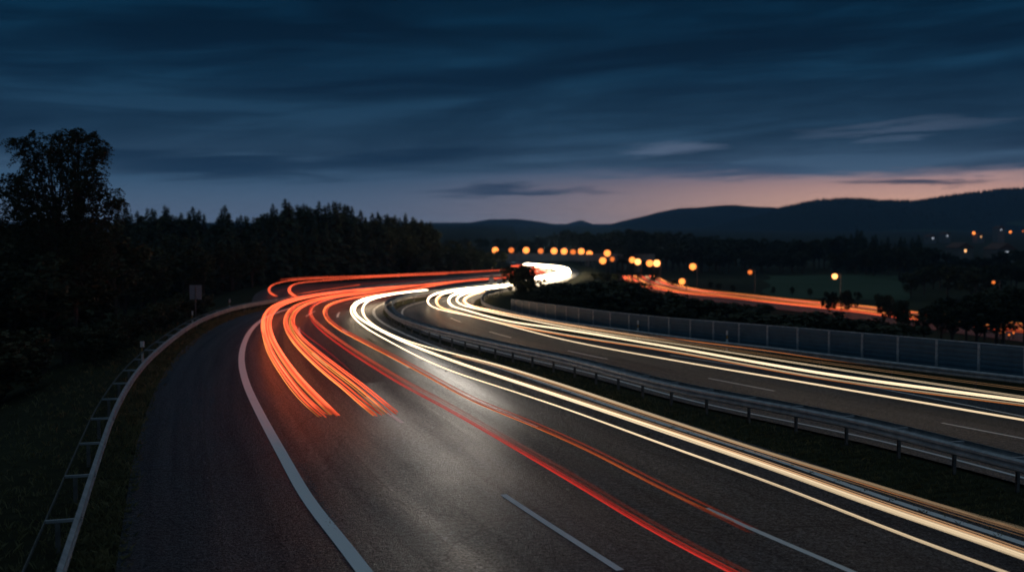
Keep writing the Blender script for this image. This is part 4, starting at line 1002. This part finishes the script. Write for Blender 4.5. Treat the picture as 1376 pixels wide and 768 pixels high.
# cloud coordinates: streaks lying nearly level, rising a little to the right
cv = N(nt, 'ShaderNodeCombineXYZ'); nt.links.new(math_(nt, 'MULTIPLY', az, 2.6), cv.inputs[0])
nt.links.new(math_(nt, 'MULTIPLY_ADD', az, -1.1, math_(nt, 'MULTIPLY', elev, 5.0)), cv.inputs[1]); nt.links.new(math_(nt, 'MULTIPLY', Y, .6), cv.inputs[2])
c1 = N(nt, 'ShaderNodeTexNoise', ins={'Scale': 1.25, 'Detail': 8.0, 'Roughness': .55, 'Distortion': .5}); nt.links.new(cv.outputs[0], c1.inputs['Vector'])
cv2 = N(nt, 'ShaderNodeVectorMath', operation='ADD', ins={1: (4.7, 2.1, 9.3)}); nt.links.new(cv.outputs[0], cv2.inputs[0])
c2 = N(nt, 'ShaderNodeTexNoise', ins={'Scale': 1.35, 'Detail': 10.0, 'Roughness': .54, 'Distortion': .5}); nt.links.new(cv2.outputs[0], c2.inputs['Vector'])
cv3 = N(nt, 'ShaderNodeCombineXYZ'); nt.links.new(math_(nt, 'MULTIPLY', az, 9.0), cv3.inputs[0]); nt.links.new(math_(nt, 'MULTIPLY_ADD', az, -3.0, math_(nt, 'MULTIPLY', elev, 26.0)), cv3.inputs[1])
c3 = N(nt, 'ShaderNodeTexNoise', ins={'Scale': 1.0, 'Detail': 6.0, 'Roughness': .6, 'Distortion': .6}); nt.links.new(cv3.outputs[0], c3.inputs['Vector'])
# deck: covers everything above ~3 degrees, ragged lower edge
edge = math_(nt, 'ADD', elev, math_(nt, 'MULTIPLY_ADD', c1.outputs['Fac'], .22, -.11))
edge = math_(nt, 'ADD', edge, math_(nt, 'MULTIPLY_ADD', c3.outputs['Fac'], .10, -.05))
az0 = math_(nt, 'SUBTRACT', az, .02)
ledge = math_(nt, 'MULTIPLY_ADD', math_(nt, 'POWER', 2.71828, math_(nt, 'MULTIPLY', math_(nt, 'MULTIPLY', az0, az0), -14)), .07, .195)
cover = math_(nt, 'DIVIDE', math_(nt, 'SUBTRACT', edge, ledge), .04, clamp=True)
cover = math_(nt, 'MULTIPLY', cover, math_(nt, 'MULTIPLY_ADD', glow, .06, .90))
cdark = ramp(nt, [(0, hexl('#2c3b50')), (.25, hexl('#24384e')), (.4, hexl('#183149')), (.6, hexl('#0a263f')), (.8, hexl('#031d33')), (1, hexl('#01172b'))], elev)
clite = ramp(nt, [(0, hexl('#4c5a70')), (.25, hexl('#3f566f')), (.4, hexl('#2c4a66')), (.6, hexl('#1a4260')), (.8, hexl('#0b3653')), (1, hexl('#062e4a'))], elev)
cc = ramp(nt, [(.41, g(0)), (.52, g(.4)), (.62, g(1))], math_(nt, 'MULTIPLY_ADD', c3.outputs['Fac'], .2, math_(nt, 'MULTIPLY', c2.outputs['Fac'], .8)))
deck = mix(nt, cc.outputs[0], cdark.outputs[0], clite.outputs[0])
skyc = mix(nt, cover, clear_sky, deck)
ew = math_(nt, 'ADD', elev, math_(nt, 'MULTIPLY_ADD', c3.outputs['Fac'], .12, -.06)); aw = math_(nt, 'ADD', az, math_(nt, 'MULTIPLY_ADD', c1.outputs['Fac'], .3, -.15))
def bank(sky, u0, v0, du, dv, colr, k, slope=0.0):
    a0 = math.atan((u0-688)/FPX); e0 = 4*(320-v0)/FPX
    bx = math_(nt, 'DIVIDE', math_(nt, 'SUBTRACT', aw, a0), du/FPX)
    by = math_(nt, 'DIVIDE', math_(nt, 'SUBTRACT', math_(nt, 'MULTIPLY_ADD', aw, -slope, ew), e0-slope*a0), 4*dv/FPX)
    f = math_(nt, 'SUBTRACT', 1.0, math_(nt, 'ADD', math_(nt, 'MULTIPLY', bx, bx), math_(nt, 'MULTIPLY', by, by)), clamp=True)
    return mix(nt, math_(nt, 'MULTIPLY', math_(nt, 'POWER', f, 1.1), k), sky, colr)
skyc = bank(skyc, 330, 225, 230, 18, hexl('#182f47'), .9)
skyc = bank(skyc, 570, 214, 150, 15, hexl('#172e46'), .95, .15)
skyc = bank(skyc, 740, 258, 150, 8, hexl('#2d3b51'), .95)
skyc = bank(skyc, 1190, 249, 110, 7, hexl('#323a4e'), .95)
skyc = bank(skyc, 920, 203, 100, 14, hexl('#66728c'), .6)
skyc = bank(skyc, 1210, 184, 120, 10, hexl('#5c6a84'), .5, .25)
skyc = bank(skyc, 1010, 232, 150, 12, hexl('#2b3d56'), .6)
skyc = bank(skyc, 1330, 242, 70, 5, hexl('#b98d86'), .55)
# high sky outside the picture
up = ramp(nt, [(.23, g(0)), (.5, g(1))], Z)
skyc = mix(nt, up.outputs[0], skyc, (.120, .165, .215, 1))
ns_ = N(nt, 'ShaderNodeTexSky', sky_type='NISHITA', sun_disc=False, sun_elevation=math.radians(-3), sun_rotation=math.radians(24), altitude=200)
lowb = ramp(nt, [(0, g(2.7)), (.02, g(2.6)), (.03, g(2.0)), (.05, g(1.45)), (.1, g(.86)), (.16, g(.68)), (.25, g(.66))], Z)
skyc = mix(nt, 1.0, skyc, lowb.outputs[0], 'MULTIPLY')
skyc = mix(nt, 1.0, skyc, (.92, 1.0, 1.0, 1), 'MULTIPLY')
add = mix(nt, 1.0, skyc, mix(nt, 1.0, ns_.outputs[0], (.002, .002, .002, 1), 'MULTIPLY'), 'ADD')
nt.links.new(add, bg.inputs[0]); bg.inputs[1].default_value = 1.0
nt.links.new(bg.outputs[0], out.inputs[0])

sun_d = bpy.data.lights.new('dusk_sun', 'SUN'); sun_d.energy = .012; sun_d.angle = math.radians(20); sun_d.color = (1, .62, .42)
sun = bpy.data.objects.new('dusk_sun', sun_d); col.objects.link(sun); sun.rotation_euler = (math.radians(86), 0, math.radians(180-24)); sun.location = (100, 200, 60)

# ------------------------------------------------------------------ view
vs_ = scene.view_settings; vs_.view_transform = 'Standard'; vs_.look = 'None'; vs_.exposure = 0; vs_.gamma = 1
scene.cycles.use_denoising = True
scene.cycles.sample_clamp_indirect = 6.0
scene.cycles.max_bounces = 5; scene.cycles.volume_bounces = 0
